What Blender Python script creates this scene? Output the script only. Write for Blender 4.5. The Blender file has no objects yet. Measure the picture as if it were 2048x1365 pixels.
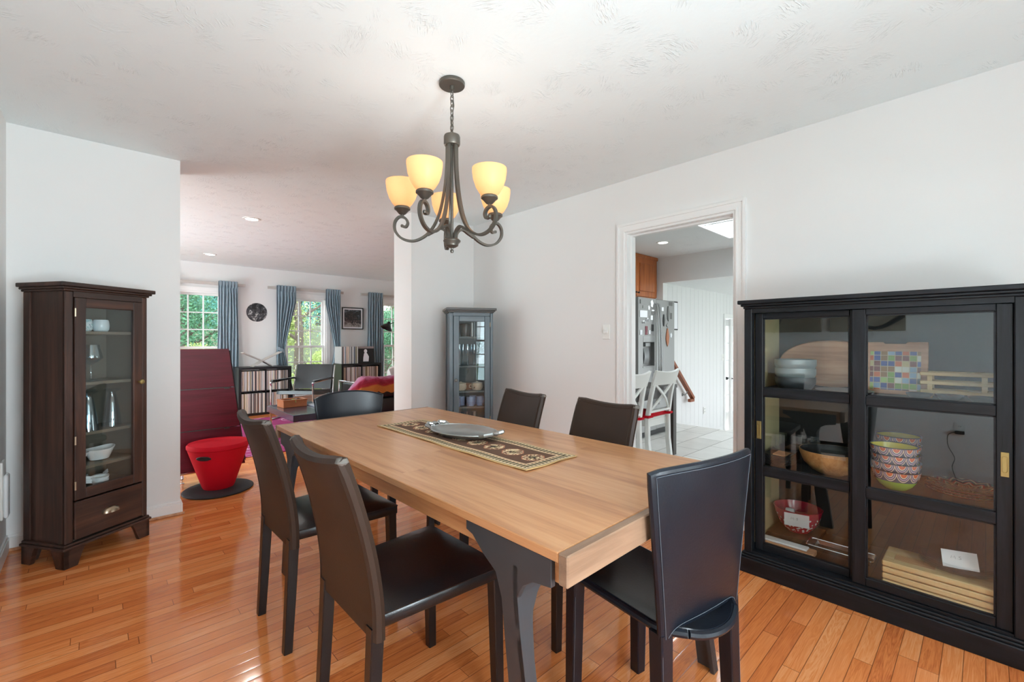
import bpy, bmesh, math, random
from mathutils import Vector, Matrix
from math import sin, cos, pi, radians
random.seed(7)
SC = bpy.context.scene
COL = SC.collection

# ------------------------------------------------------------------ camera
cd = bpy.data.cameras.new('camera'); cam = bpy.data.objects.new('camera', cd); COL.objects.link(cam)
cd.sensor_width = 36; cd.lens = 15.62; cd.shift_y = -0.0008; cd.clip_start = 0.02; cd.clip_end = 200
cam.location = (0, 0, 1.2); cam.rotation_euler = (pi/2, 0, -radians(43.159))
SC.camera = cam

# ------------------------------------------------------------------ sky, sun, exposure
SC.view_settings.view_transform = 'Standard'; SC.view_settings.look = 'None'
SC.view_settings.exposure = 0.27; SC.view_settings.gamma = 1.0; SC.view_settings.use_curve_mapping = False
cy = SC.cycles
cy.use_denoising = True; cy.max_bounces = 10; cy.diffuse_bounces = 8; cy.glossy_bounces = 4; cy.transmission_bounces = 8
cy.transparent_max_bounces = 32; cy.sample_clamp_indirect = 4; cy.caustics_reflective = False; cy.caustics_refractive = False
W = bpy.data.worlds.new('sky'); SC.world = W; W.use_nodes = True
wn = W.node_tree; bg = wn.nodes['Background']
tcw = wn.nodes.new('ShaderNodeTexCoord'); sxw = wn.nodes.new('ShaderNodeSeparateXYZ'); rw = wn.nodes.new('ShaderNodeValToRGB')
wn.links.new(tcw.outputs['Generated'], sxw.inputs[0]); wn.links.new(sxw.outputs['Z'], rw.inputs[0]); wn.links.new(rw.outputs[0], bg.inputs[0])
rw.color_ramp.elements[0].position = 0.0; rw.color_ramp.elements[0].color = (0.98, 0.99, 1.0, 1)
rw.color_ramp.elements[1].position = 0.7; rw.color_ramp.elements[1].color = (0.72, 0.84, 1.0, 1)
bg.inputs[1].default_value = 5.2
sl = bpy.data.lights.new('sun', 'SUN'); sl.energy = 1.7; sl.angle = radians(0.8); sl.color = (1, .95, .86)
so = bpy.data.objects.new('sun', sl); COL.objects.link(so)
so.rotation_euler = Vector((0.80, -0.40, -0.48)).to_track_quat('-Z', 'Y').to_euler()

def area(name, loc, direction, w, h, power, color=(1, 1, 1)):
    l = bpy.data.lights.new(name, 'AREA'); l.shape = 'RECTANGLE'; l.size = w; l.size_y = h
    l.energy = power; l.color = color
    o = bpy.data.objects.new(name, l); COL.objects.link(o); o.location = loc
    o.rotation_euler = Vector(direction).to_track_quat('-Z', 'Y').to_euler()
    return l
def portal(name, loc, direction, w, h):
    area(name, loc, direction, w, h, 1).cycles.is_portal = True
DAY = (.86, .985, 1.075)                                             # daylight tint, shared with the added family room lamp
area('rear_window_daylight', (0.50, -1.24, 1.08), (-.25, 1, 1.15), .80, 1.30, 130, DAY)
area('rear_window_daylight', (1.66, -1.24, 1.08), (-.1, 1, .15), .82, 1.45, 15, DAY)
area('side_fill_light', (-1.78, 6.3, 1.05), (1, 0, .45), 1.85, 1.5, 100, (.83, 1.0, 1.08))  # added lamp outside an invented side window, brightens the living room
area('skylight_daylight', (4.90, 1.68, 2.715), (0, 0, -1), .97, .74, 13, DAY)
area('family_fill_light', (8.0, -1.2, .9), (0, 1, 0), 2.4, 1.6, 27, DAY)  # added lamp at an unseen opening, brightens family room and kitchen
for px in (1.17, 2.83, 4.50):
    portal('street_window_portal', (px, 8.62, 1.09), (0, -1, 0), .72, 1.78)

# ------------------------------------------------------------------ node helpers
def L(r, g, b):
    f = lambda c: (c/12.92 if c <= .04045 else ((c+.055)/1.055)**2.4)
    return (f(r/255), f(g/255), f(b/255), 1)
class X:                                     # a float socket with arithmetic
    def __init__(s, nt, o): s.nt, s.o = nt, o
    def op(s, k, *a):
        n = s.nt.nodes.new('ShaderNodeMath'); n.operation = k
        for i, q in enumerate((s,)+a):
            if isinstance(q, X): s.nt.links.new(q.o, n.inputs[i])
            else: n.inputs[i].default_value = q
        return X(s.nt, n.outputs[0])
    def __add__(s, b): return s.op('ADD', b)
    def __sub__(s, b): return s.op('SUBTRACT', b)
    def __mul__(s, b): return s.op('MULTIPLY', b)
    def __truediv__(s, b): return s.op('DIVIDE', b)
    def lt(s, b): return s.op('LESS_THAN', b)
    def gt(s, b): return s.op('GREATER_THAN', b)
    def mn(s, b): return s.op('MINIMUM', b)
    def mx(s, b): return s.op('MAXIMUM', b)
    def floor(s): return s.op('FLOOR')
    def fr(s): return s.op('FRACT')
    def ab(s): return s.op('ABSOLUTE')
    def pw(s, b): return s.op('POWER', b)
    def inv(s): return (s*-1.0)+1.0
class NT:
    def __init__(s, name):
        s.m = bpy.data.materials.new(name); s.m.use_nodes = True; s.t = s.m.node_tree
        s.b = s.t.nodes['Principled BSDF']; s.out = s.t.nodes['Material Output']
    def new(s, k, **kw):
        n = s.t.nodes.new(k)
        for a, v in kw.items(): setattr(n, a, v)
        return n
    def link(s, a, b): s.t.links.new(a.o if isinstance(a, X) else a, b)
    def coord(s):
        s.tc = s.new('ShaderNodeTexCoord'); q = s.new('ShaderNodeSeparateXYZ'); s.link(s.tc.outputs['Object'], q.inputs[0])
        return [X(s.t, q.outputs[i]) for i in range(3)]
    def vec(s, *a):
        c = s.new('ShaderNodeCombineXYZ')
        for i, q in enumerate(a):
            if isinstance(q, X): s.link(q, c.inputs[i])
            else: c.inputs[i].default_value = q
        return c.outputs[0]
    def noise(s, v, scale=5, detail=3, rough=.5, dist=0):
        n = s.new('ShaderNodeTexNoise'); n.inputs['Scale'].default_value = scale; n.inputs['Detail'].default_value = detail
        n.inputs['Roughness'].default_value = rough; n.inputs['Distortion'].default_value = dist
        if v is not None: s.link(v, n.inputs['Vector'])
        return X(s.t, n.outputs[0])
    def white(s, *a):
        n = s.new('ShaderNodeTexWhiteNoise', noise_dimensions='3D'); s.link(s.vec(*a), n.inputs['Vector'])
        return X(s.t, n.outputs['Value'])
    def ramp(s, f, stops, const=False):
        n = s.new('ShaderNodeValToRGB'); e = n.color_ramp.elements
        if const: n.color_ramp.interpolation = 'CONSTANT'
        while len(e) < len(stops): e.new(.5)
        for k, (p, c) in zip(e, stops): k.position = p; k.color = c
        s.link(f, n.inputs[0]); return n.outputs[0]
    def mix(s, f, a, b):
        n = s.new('ShaderNodeMix', data_type='RGBA')
        for q, i in ((f, 0), (a, 6), (b, 7)):
            if isinstance(q, (X, bpy.types.NodeSocket)): s.link(q, n.inputs[i])
            else: n.inputs[i].default_value = q
        return n.outputs[2]
    def col(s, c): s.link(c, s.b.inputs['Base Color'])
    def rough(s, r):
        if isinstance(r, X): s.link(r, s.b.inputs['Roughness'])
        else: s.b.inputs['Roughness'].default_value = r
    def bump(s, h, strength=.2, dist=.01):
        n = s.new('ShaderNodeBump'); n.inputs['Strength'].default_value = strength; n.inputs['Distance'].default_value = dist
        s.link(h, n.inputs['Height']); s.link(n.outputs[0], s.b.inputs['Normal'])

def pbr(name, c, rough=.5, metal=0, spec=.5, var=0, vs=8, bump=0, bs=60, coat=0, trans=0, emit=0, sheen=0):
    n = NT(name); b = n.b; b.inputs['Base Color'].default_value = c; b.inputs['Roughness'].default_value = rough
    b.inputs['Metallic'].default_value = metal; b.inputs['Specular IOR Level'].default_value = spec
    b.inputs['Coat Weight'].default_value = coat; b.inputs['Transmission Weight'].default_value = trans
    if sheen: b.inputs['Sheen Weight'].default_value = sheen
    if emit: b.inputs['Emission Color'].default_value = c; b.inputs['Emission Strength'].default_value = emit
    if var or bump: n.coord()
    if var:
        f = n.noise(n.tc.outputs['Object'], vs, 4)
        n.col(n.mix(f, tuple(q*(1-var) for q in c[:3])+(1,), tuple(min(1, q*(1+var)) for q in c[:3])+(1,)))
    if bump: n.bump(n.noise(n.tc.outputs['Object'], bs, 3), bump, .004)
    return n.m

def wood(name, dark, mid, light, axis=0, scale=1.0, rough=.4, plank=0, across=1, bump=.12, coat=0, pv=.55, spec=.5):
    n = NT(name); c = n.coord(); l = c[axis]; o = [c[i] for i in range(3) if i != axis]
    r = 0.0
    if plank:
        p = (c[across]/plank).floor(); r1 = n.white(p, 3.3, 1.7); k = (l/1.3 + r1*9.0).floor(); r = n.white(p, k, .7)
    q = r*31.0 if plank else 0.0
    lx = l*(2.2*scale) + q if plank else l*(2.2*scale)
    v = n.vec(lx, o[0]*(26*scale), o[1]*(26*scale))
    g = n.noise(v, 1.0, 5, .6, .6)
    v2 = n.vec(lx*2.0, o[0]*(150*scale), o[1]*(150*scale))
    g2 = n.noise(v2, 1.0, 3, .6)
    f = (g-.5)*1.5+.5+(g2-.5)*.5
    if plank: f = f + (r-.5)*pv
    n.col(n.ramp(f, [(.15, dark), (.5, mid), (.85, light)])); n.rough(rough)
    n.b.inputs['Coat Weight'].default_value = coat; n.b.inputs['Coat Roughness'].default_value = .12; n.b.inputs['Specular IOR Level'].default_value = spec
    if bump: n.bump(g2*.6+g*.4, bump, .002)
    return n.m

def glass_pane(name, f0=.045, tint=(.97, .985, .98, 1), rough=0.0):
    n = NT(name); n.t.nodes.remove(n.b)
    tr = n.new('ShaderNodeBsdfTransparent'); tr.inputs[0].default_value = tint
    gl = n.new('ShaderNodeBsdfGlossy'); gl.inputs[0].default_value = (.86, .95, 1, 1); gl.inputs['Roughness'].default_value = rough
    ge = n.new('ShaderNodeNewGeometry'); vm = n.new('ShaderNodeVectorMath', operation='DOT_PRODUCT')
    n.link(ge.outputs['Normal'], vm.inputs[0]); n.link(ge.outputs['Incoming'], vm.inputs[1])
    c = X(n.t, vm.outputs['Value']).ab(); f = (c.inv()).pw(5.0)*(1-f0)+f0
    mx = n.new('ShaderNodeMixShader'); n.link(f, mx.inputs[0]); n.link(tr.outputs[0], mx.inputs[1]); n.link(gl.outputs[0], mx.inputs[2])
    n.link(mx.outputs[0], n.out.inputs[0]); return n.m

# ------------------------------------------------------------------ materials
def floor_mat():
    n = NT('oak strip floor'); x, y, z = n.coord(); w = .0572
    fy = y/w; row = fy.floor(); r1 = n.white(row, 1.3, 2.1); xs = x/(r1*.35+.62) + r1*37.0; k = xs.floor(); r = n.white(row, k, 5.1); r2 = n.white(k, row, 9.7)
    lx = x*1.0 + r*40.0
    g = n.noise(n.vec(lx*2.4, y*34.0, r2*20.0), 1.0, 4, .55, 1.2)
    g2 = n.noise(n.vec(lx*9.0, y*240.0, r2*9.0), 1.0, 3, .6)
    rings = ((g*7.0).fr()-.5).ab()*2.0
    f = (g-.5)*.40 + (g2-.5)*.55 + (rings-.5)*.30*r2 + (r-.5)*.48 + .5
    c = n.ramp(f, [(.05, L(176, 92, 45)), (.35, L(212, 122, 65)), (.6, L(225, 139, 79)), (.95, L(237, 165, 110))])
    ey = (fy.fr()-.5).ab(); ex = (xs.fr()-.5).ab()
    gap = ey.gt(.478).mx(ex.gt(.4985))
    n.col(n.mix(gap*.7, c, L(74, 36, 18)))
    n.rough(n.noise(n.vec(x*3.0, y*3.0, 0.0), 1.0, 2)*.07 + .07)
    n.b.inputs['Specular IOR Level'].default_value = .5
    n.bump((gap*-1.0) + g2*.10 + (ey*2.0).pw(6.0)*-.25, .22, .003); return n.m
def tile_mat():
    n = NT('white stone tile'); x, y, z = n.coord(); a, b = .305, .61
    u = y; v = x
    r = (u/a).floor(); vs = v/b + n.white(r, 2.0, 1.0); k = vs.floor(); rnd = n.white(r, k, 3.0)
    e = ((u/a).fr()-.5).ab().gt(.486).mx((vs.fr()-.5).ab().gt(.493))
    g = n.noise(n.vec(x*6.0, y*6.0, rnd*10.0), 1.0, 5, .6)
    c = n.ramp(g*.6+rnd*.4, [(.2, L(200, 197, 190)), (.8, L(228, 226, 221))])
    n.col(n.mix(e, c, L(128, 122, 114))); n.rough(.28); n.bump(e*-1.0, .3, .003); return n.m
def ceiling_mat(c=(.76, .85, .87, 1)):
    n = NT('slap brushed ceiling')
    x, y, z = n.coord(); o = n.tc.outputs['Object']
    def strokes(sc, off):                                          # patches of brush strokes, each patch turned its own way
        vo = n.new('ShaderNodeTexVoronoi'); vo.inputs['Scale'].default_value = sc
        w = n.noise(o, 7.0, 2); n.link(n.vec(x+w*.10+off, y+w*.10, 0.0), vo.inputs['Vector'])
        cs = n.new('ShaderNodeSeparateColor'); n.link(vo.outputs['Color'], cs.inputs[0])
        a = X(n.t, cs.outputs[0])*6.28; ca = a.op('COSINE'); sa = a.op('SINE')
        u = x*ca+y*sa; v = y*ca-x*sa
        g = n.noise(n.vec(u*26.0, v*140.0, 0.0), 1.0, 2, .5, .9)
        k = (X(n.t, vo.outputs['Distance'])*-2.1+1.0).mx(0.0)
        return ((g-.52).mx(0.0)*4.0)*k*X(n.t, cs.outputs[1]).gt(.22)
    n.b.inputs['Base Color'].default_value = c; n.rough(.8)
    n.bump(strokes(7.5, 0.0)+strokes(6.1, 3.3)+n.noise(o, 40.0, 2)*.12, .55, .012); return n.m
def rug_mat():
    n = NT('magenta patterned rug'); x, y, z = n.coord()
    nn = n.noise(n.vec(x*2.2, y*2.2, 0.0), 1.0, 2, .5, 1.2)
    base = n.ramp(nn, [(.3, L(126, 32, 84)), (.5, L(164, 48, 112)), (.7, L(138, 36, 92))])
    gx = (x*1.9).fr()-.5; gy = (y*1.9).fr()-.5; d = (gx*gx+gy*gy).pw(.5)
    ring = (d-.36).ab().lt(.018).mx((d-.2).ab().lt(.014))
    fl = n.noise(n.vec(x*1.6, y*1.6, 4.0), 1.0, 3, .6, 2.0).gt(.63)
    c = n.mix(ring*.7, base, L(222, 170, 205)); c = n.mix(fl*.75, c, L(225, 195, 205))
    n.col(c); n.rough(.95); n.bump(n.noise(n.tc.outputs['Object'], 300, 2), .5, .004); return n.m
def runner_mat():
    n = NT('woven runner'); x, y, z = n.coord(); ax = x.ab(); ay = y.ab()
    d = (ax*-1.0+.14).mn(ay*-1.0+.55)
    inx = (ax*-1.0+.14).lt(ay*-1.0+.55)
    along = y*inx + x*inx.inv()
    lad = (along/.019).fr().gt(.70)
    tan, dark, cream, brown, olive = L(206, 172, 118), L(58, 48, 38), L(226, 204, 166), L(96, 66, 48), L(78, 68, 44)
    ck = ((along/.006).fr().gt(.5))
    c = n.mix(d.gt(.004), tan, n.mix(ck, cream, dark))
    c = n.mix(d.gt(.010), c, cream); c = n.mix(d.gt(.016), c, n.mix(lad, olive, cream))
    c = n.mix(d.gt(.044), c, n.mix(ck, L(190, 130, 100), cream)); c = n.mix(d.gt(.052), c, cream); c = n.mix(d.gt(.056), c, brown)
    yy = (y/.112+.5).fr()*.112-.056; yy = yy.ab()
    m = ax.mx(yy).mx((ax+yy)*.74)
    nz = n.noise(n.tc.outputs['Object'], 95, 2)
    ins = d.gt(.060)
    c = n.mix(m.lt(.046)*ins, c, L(184, 118, 88)); c = n.mix(m.lt(.042)*ins, c, n.mix(nz.gt(.5), cream, L(120, 84, 62)))
    c = n.mix(m.lt(.018)*ins, c, n.mix(nz.gt(.48), L(170, 150, 110), dark))
    n.col(c); n.rough(.9); n.bump(n.noise(n.tc.outputs['Object'], 500, 1), .4, .002); return n.m
def pattern_mat(name, base, cols, s=14.0):              # scalloped majolica pattern
    n = NT(name); x, y, z = n.coord()
    an = x.op('ARCTAN2', y)*(5.5/pi); u = an.fr()-.5; v = (z-.087)/.043
    d = (u*u*3.2+v*v).pw(.5); c = n.ramp((d*.95).mn(.999), cols, True); n.col(c); n.rough(.25); return n.m

M = {}
M['wall'] = pbr('wall paint', (.82, .82, .81, 1), .7, var=.015, vs=2, bump=.04, bs=180)
M['trim'] = pbr('white trim paint', (.86, .86, .85, 1), .35)
M['panel'] = pbr('white beadboard', (.80, .80, .80, 1), .5)
M['ceil'] = ceiling_mat((.84, .90, .91, 1)); M['ceilw'] = ceiling_mat((.83, .84, .84, 1)); M['floor'] = floor_mat(); M['tile'] = tile_mat(); M['rug'] = rug_mat(); M['runner'] = runner_mat()
M['pane'] = glass_pane('clear pane', .035); M['hglass'] = glass_pane('hutch glass', .058, (.93, .95, .94, 1)); M['cglass'] = glass_pane('cabinet glass', .05, (.95, .97, .96, 1))
M['ware'] = glass_pane('glassware', .16, (.90, .94, .96, 1), .03)
M['tablew'] = wood('table wood', L(168, 112, 70), L(196, 141, 95), L(208, 157, 112), 1, .7, .34, .14, 0, .06, .25, .22)
M['tablee'] = wood('pale end grain wood', L(118, 90, 70), L(138, 108, 86), L(150, 120, 96), 0, .9, .4, 0, 0, .06, .1)
M['darkmetal'] = pbr('graphite metal', L(74, 76, 80), .42, .6, var=.06)
M['leather'] = pbr('brown leather', L(52, 38, 30), .46, spec=.3, var=.15, vs=6, bump=.10, bs=260)
M['blackl'] = pbr('black leather', L(20, 20, 22), .30, spec=.5, var=.15, vs=6, bump=.10, bs=260)
M['navyl'] = pbr('blue black saddle leather', L(15, 20, 29), .33, spec=.4, var=.22, vs=9, bump=.08, bs=160)
M['stitch'] = pbr('pale stitching', L(84, 90, 98), .7)
M['scuff'] = pbr('worn grey leather edge', L(104, 99, 93), .7, var=.3, vs=60)
M['hutch'] = wood('black stained wood', L(9, 10, 12), L(18, 20, 24), L(30, 32, 37), 2, 1.4, .45, 0, 0, .3, spec=.3)
M['hutchx'] = wood('black stained wood across', L(9, 10, 12), L(18, 20, 24), L(30, 32, 37), 1, 1.4, .45, 0, 0, .3, spec=.3)
M['cream'] = pbr('cream veneer', L(212, 196, 150), .5, var=.05)
M['backp'] = pbr('dark back board', L(16, 17, 18), .6)
M['brown'] = wood('walnut stained pine', L(28, 16, 11), L(56, 34, 25), L(82, 52, 39), 2, .7, .42, 0, 0, .12, 0)
M['brownx'] = wood('walnut stained pine across', L(28, 16, 11), L(56, 34, 25), L(82, 52, 39), 0, .7, .42, 0, 0, .12, 0)
M['browni'] = pbr('cabinet inside brown', L(108, 102, 90), .6, var=.1)
M['greyc'] = wood('grey stained pine', L(64, 76, 84), L(82, 94, 102), L(98, 110, 116), 2, .7, .38, 0, 0, .08)
M['greycx'] = wood('grey stained pine across', L(64, 76, 84), L(82, 94, 102), L(98, 110, 116), 0, .7, .38, 0, 0, .08)
M['greytop'] = pbr('dark grey moulding', L(76, 72, 68), .4)
M['brass'] = pbr('aged brass', L(168, 150, 98), .4, .9); M['bronze'] = pbr('pale bronze pull', L(176, 160, 138), .3, 1.0)
M['steel'] = pbr('brushed steel', L(150, 150, 149), .38, .8, bump=.03); M['chrome'] = pbr('chrome', L(225, 226, 228), .1, 1.0)
M['iron'] = pbr('oil rubbed iron', L(104, 99, 92), .4, .7); M['white'] = pbr('white plastic', L(236, 236, 232), .35)
M['porc'] = pbr('white porcelain', L(232, 235, 238), .18, coat=.4); M['black'] = pbr('black satin', L(17, 17, 19), .4); M['rubber'] = pbr('black rubber', L(34, 34, 36), .6, bump=.15)
M['red'] = pbr('red upholstery', L(196, 12, 34), .8, spec=.2, var=.05, bump=.1, bs=300)
M['maroon'] = wood('maroon stained wood', L(78, 8, 24), L(92, 12, 30), L(106, 18, 38), 0, .9, .40, 0, 0, .05, 0, spec=.25)
M['curtain'] = pbr('blue grey curtain cloth', L(138, 157, 168), .85, var=.05, vs=30, bump=.2, bs=500)
M['kitchwood'] = wood('cherry cabinet wood', L(142, 72, 26), L(172, 94, 38), L(190, 112, 52), 2, .8, .35, 0, 0, .05, .2)
M['espresso'] = pbr('espresso wood', L(52, 42, 38), .35, var=.1); M['whitewood'] = pbr('white painted chair wood', L(236, 236, 232), .4)
M['railw'] = pbr('oak handrail', L(140, 74, 42), .4, var=.1)
M['amber'] = None
M['paper'] = pbr('white card', L(240, 241, 245), .7); M['ink'] = pbr('grey ink', L(88, 88, 96), .7)
M['bamboo'] = wood('bamboo', L(190, 152, 96), L(216, 182, 128), L(230, 202, 154), 1, 1.0, .4, 0, 0, .06)
M['acacia'] = wood('pale acacia', L(160, 108, 74), L(196, 144, 108), L(212, 166, 130), 1, .8, .45, 0, 0, .05)
M['bowlw'] = wood('turned maple', L(160, 104, 54), L(200, 146, 90), L(218, 170, 116), 0, .9, .3, 0, 0, .05, .3)
M['cigar'] = pbr('cedar box wood', L(166, 98, 58), .4, var=.12, vs=20)
M['navytable'] = pbr('navy lacquer', L(44, 46, 66), .22, coat=.3)
M['tray'] = pbr('pewter', L(176, 178, 176), .30, .9, var=.12, vs=14, bump=.06, bs=40)
M['lawn'] = pbr('pale lawn', L(104, 112, 62), .9, var=.35, vs=1.2); M['hill'] = pbr('leaf strewn hillside', L(104, 110, 78), .9, var=.55, vs=5)
M['leafa'] = pbr('teal leaves', L(98, 164, 152), .6, var=.45, vs=3); M['leafb'] = pbr('yellow green leaves', L(166, 180, 104), .6, var=.4, vs=3); M['leafc'] = pbr('deep green leaves', L(80, 132, 94), .6, var=.45, vs=3)
M['bark'] = pbr('grey bark', L(96, 84, 74), .9, var=.3, vs=6)

# ------------------------------------------------------------------ mesh builder
class MB:
    def __init__(s, org=(0, 0, 0)): s.bm = bmesh.new(); s.org = Vector(org); s.mi = 0
    def _add(s, t, Mx=None):
        if Mx is not None: bmesh.ops.transform(t, matrix=Mx, verts=t.verts)
        for f in t.faces: f.material_index = s.mi
        me = bpy.data.meshes.new('tmp'); t.to_mesh(me); t.free(); s.bm.from_mesh(me); bpy.data.meshes.remove(me); return s
    def box(s, x0, y0, z0, x1, y1, z1, bev=0, seg=1, Mx=None):
        t = bmesh.new(); bmesh.ops.create_cube(t, size=1)
        for v in t.verts: v.co = Vector(((x0+x1)/2+v.co.x*(x1-x0), (y0+y1)/2+v.co.y*(y1-y0), (z0+z1)/2+v.co.z*(z1-z0)))
        if bev: bmesh.ops.bevel(t, geom=t.edges[:], offset=bev, segments=seg, affect='EDGES', profile=.5)
        return s._add(t, Mx)
    def prism(s, pts, h0, h1, axis='z', bev=0, Mx=None):
        t = bmesh.new(); mp = {'z': lambda a, b, h: (a, b, h), 'y': lambda a, b, h: (a, h, b), 'x': lambda a, b, h: (h, a, b)}[axis]
        A = [t.verts.new(mp(a, b, h0)) for a, b in pts]; B = [t.verts.new(mp(a, b, h1)) for a, b in pts]; n = len(pts)
        t.faces.new(A); t.faces.new(B[::-1])
        for i in range(n): t.faces.new((A[i], B[i], B[(i+1) % n], A[(i+1) % n]))
        bmesh.ops.recalc_face_normals(t, faces=t.faces[:])
        if bev: bmesh.ops.bevel(t, geom=t.edges[:], offset=bev, segments=1, affect='EDGES')
        return s._add(t, Mx)
    def lathe(s, prof, seg=24, c=(0, 0, 0), sx=1, sy=1, Mx=None):
        t = bmesh.new(); rings = []
        for r, z in prof:
            if r < 1e-6: rings.append([t.verts.new((c[0], c[1], c[2]+z))])
            else: rings.append([t.verts.new((c[0]+sx*r*cos(2*pi*i/seg), c[1]+sy*r*sin(2*pi*i/seg), c[2]+z)) for i in range(seg)])
        for a, b in zip(rings, rings[1:]):
            for i in range(seg):
                j = (i+1) % seg
                q = (a[0] if len(a) == 1 else a[i], b[0] if len(b) == 1 else b[i], b[0] if len(b) == 1 else b[j], a[0] if len(a) == 1 else a[j])
                q = list(dict.fromkeys(q))
                if len(q) > 2: t.faces.new(q)
        return s._add(t, Mx)
    def sweep(s, pts, sec, closed=False, scale=None, up=None, cap=True, Mx=None):
        t = bmesh.new(); P = [Vector(p) for p in pts]; n = len(P); rings = []; nrm = None
        for i in range(n):
            if closed: T = (P[(i+1) % n]-P[i-1]).normalized()
            else: T = (P[min(i+1, n-1)]-P[max(i-1, 0)]).normalized()
            if up is not None: N = Vector(up)-T*T.dot(Vector(up))
            elif nrm is None: N = T.cross(Vector((0, 0, 1))); N = N if N.length > .05 else T.cross(Vector((1, 0, 0)))
            else: N = nrm-T*T.dot(nrm)
            N.normalize(); nrm = N; B = T.cross(N); k = scale[i] if scale else 1.0
            rings.append([t.verts.new(P[i]+N*(a*k)+B*(b*k)) for a, b in sec])
        m = len(sec)
        for i in range(n if closed else n-1):
            a, b = rings[i], rings[(i+1) % n]
            for j in range(m): t.faces.new((a[j], b[j], b[(j+1) % m], a[(j+1) % m]))
        if cap and not closed: t.faces.new(rings[0][::-1]); t.faces.new(rings[-1])
        return s._add(t, Mx)
    def tube(s, pts, r, seg=8, closed=False, Mx=None):
        sc = None
        if isinstance(r, (list, tuple)): sc = list(r); r = 1.0
        return s.sweep(pts, [(r*cos(2*pi*i/seg), r*sin(2*pi*i/seg)) for i in range(seg)], closed, sc, None, True, Mx)
    def bar(s, p, q, w, h, up=(0, 0, 1), Mx=None):
        return s.sweep([p, q], [(-w/2, -h/2), (w/2, -h/2), (w/2, h/2), (-w/2, h/2)], False, None, up, True, Mx)
    def cyl(s, p, q, r, seg=12, Mx=None): return s.tube([p, q], r, seg, False, Mx)
    def surf(s, fn, nu, nv, th=0, Mx=None):
        t = bmesh.new(); G = [[Vector(fn(i/nu, j/nv)) for j in range(nv+1)] for i in range(nu+1)]
        if not th:
            V = [[t.verts.new(p) for p in r] for r in G]
            for i in range(nu):
                for j in range(nv): t.faces.new((V[i][j], V[i+1][j], V[i+1][j+1], V[i][j+1]))
            return s._add(t, Mx)
        def nm(i, j):
            a = G[min(i+1, nu)][j]-G[max(i-1, 0)][j]; b = G[i][min(j+1, nv)]-G[i][max(j-1, 0)]; return a.cross(b).normalized()
        A = [[t.verts.new(G[i][j]+nm(i, j)*th/2) for j in range(nv+1)] for i in range(nu+1)]
        B = [[t.verts.new(G[i][j]-nm(i, j)*th/2) for j in range(nv+1)] for i in range(nu+1)]
        for i in range(nu):
            for j in range(nv):
                t.faces.new((A[i][j], A[i+1][j], A[i+1][j+1], A[i][j+1])); t.faces.new((B[i][j], B[i][j+1], B[i+1][j+1], B[i+1][j]))
        for i in range(nu):
            t.faces.new((A[i][0], B[i][0], B[i+1][0], A[i+1][0])); t.faces.new((A[i][nv], A[i+1][nv], B[i+1][nv], B[i][nv]))
        for j in range(nv):
            t.faces.new((A[0][j], A[0][j+1], B[0][j+1], B[0][j])); t.faces.new((A[nu][j], B[nu][j], B[nu][j+1], A[nu][j+1]))
        return s._add(t, Mx)
    def build(s, name, mat, parent=None, ang=38, smooth=True, weld=False):
        if weld: bmesh.ops.remove_doubles(s.bm, verts=s.bm.verts[:], dist=1e-5)
        bmesh.ops.recalc_face_normals(s.bm, faces=s.bm.faces[:])
        if s.org.length: bmesh.ops.translate(s.bm, vec=-s.org, verts=s.bm.verts[:])
        me = bpy.data.meshes.new(name); s.bm.to_mesh(me); s.bm.free()
        if smooth:
            me.polygons.foreach_set('use_smooth', [True]*len(me.polygons)); me.set_sharp_from_angle(angle=radians(ang))
        for m in (mat if isinstance(mat, (list, tuple)) else [mat]): me.materials.append(m)
        o = bpy.data.objects.new(name, me); COL.objects.link(o)
        if parent is not None: o.parent = parent
        elif s.org.length: o.location = s.org
        return o
def tag(o, label, cat, group=None, kind=None):
    o['label'] = label; o['category'] = cat
    if group: o['group'] = group
    if kind: o['kind'] = kind
    return o
def thing(name, label, cat, loc=(0, 0, 0), rz=0, group=None):
    o = bpy.data.objects.new(name, None); COL.objects.link(o); o.empty_display_size = .05
    o.location = loc; o.rotation_euler = (0, 0, rz); return tag(o, label, cat, group)
def struct(o): o['kind'] = 'structure'; return o
def kids(o): return [c for c in bpy.data.objects if c.parent == o]
def dup(root, loc, rz, label=None, group=None):
    def cp(o, par):
        c = o.copy(); COL.objects.link(c); c.parent = par
        for k in kids(o): cp(k, c)
        return c
    r = cp(root, None); r.location = loc; r.rotation_euler = (0, 0, rz)
    if label: r['label'] = label
    if group: r['group'] = group
    return r
def at(root_loc, rz, x, y, z=0):
    return (root_loc[0]+x*cos(rz)-y*sin(rz), root_loc[1]+x*sin(rz)+y*cos(rz), root_loc[2]+z)
def setmat(o, m): o.data = o.data.copy(); o.data.materials[0] = m
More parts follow.
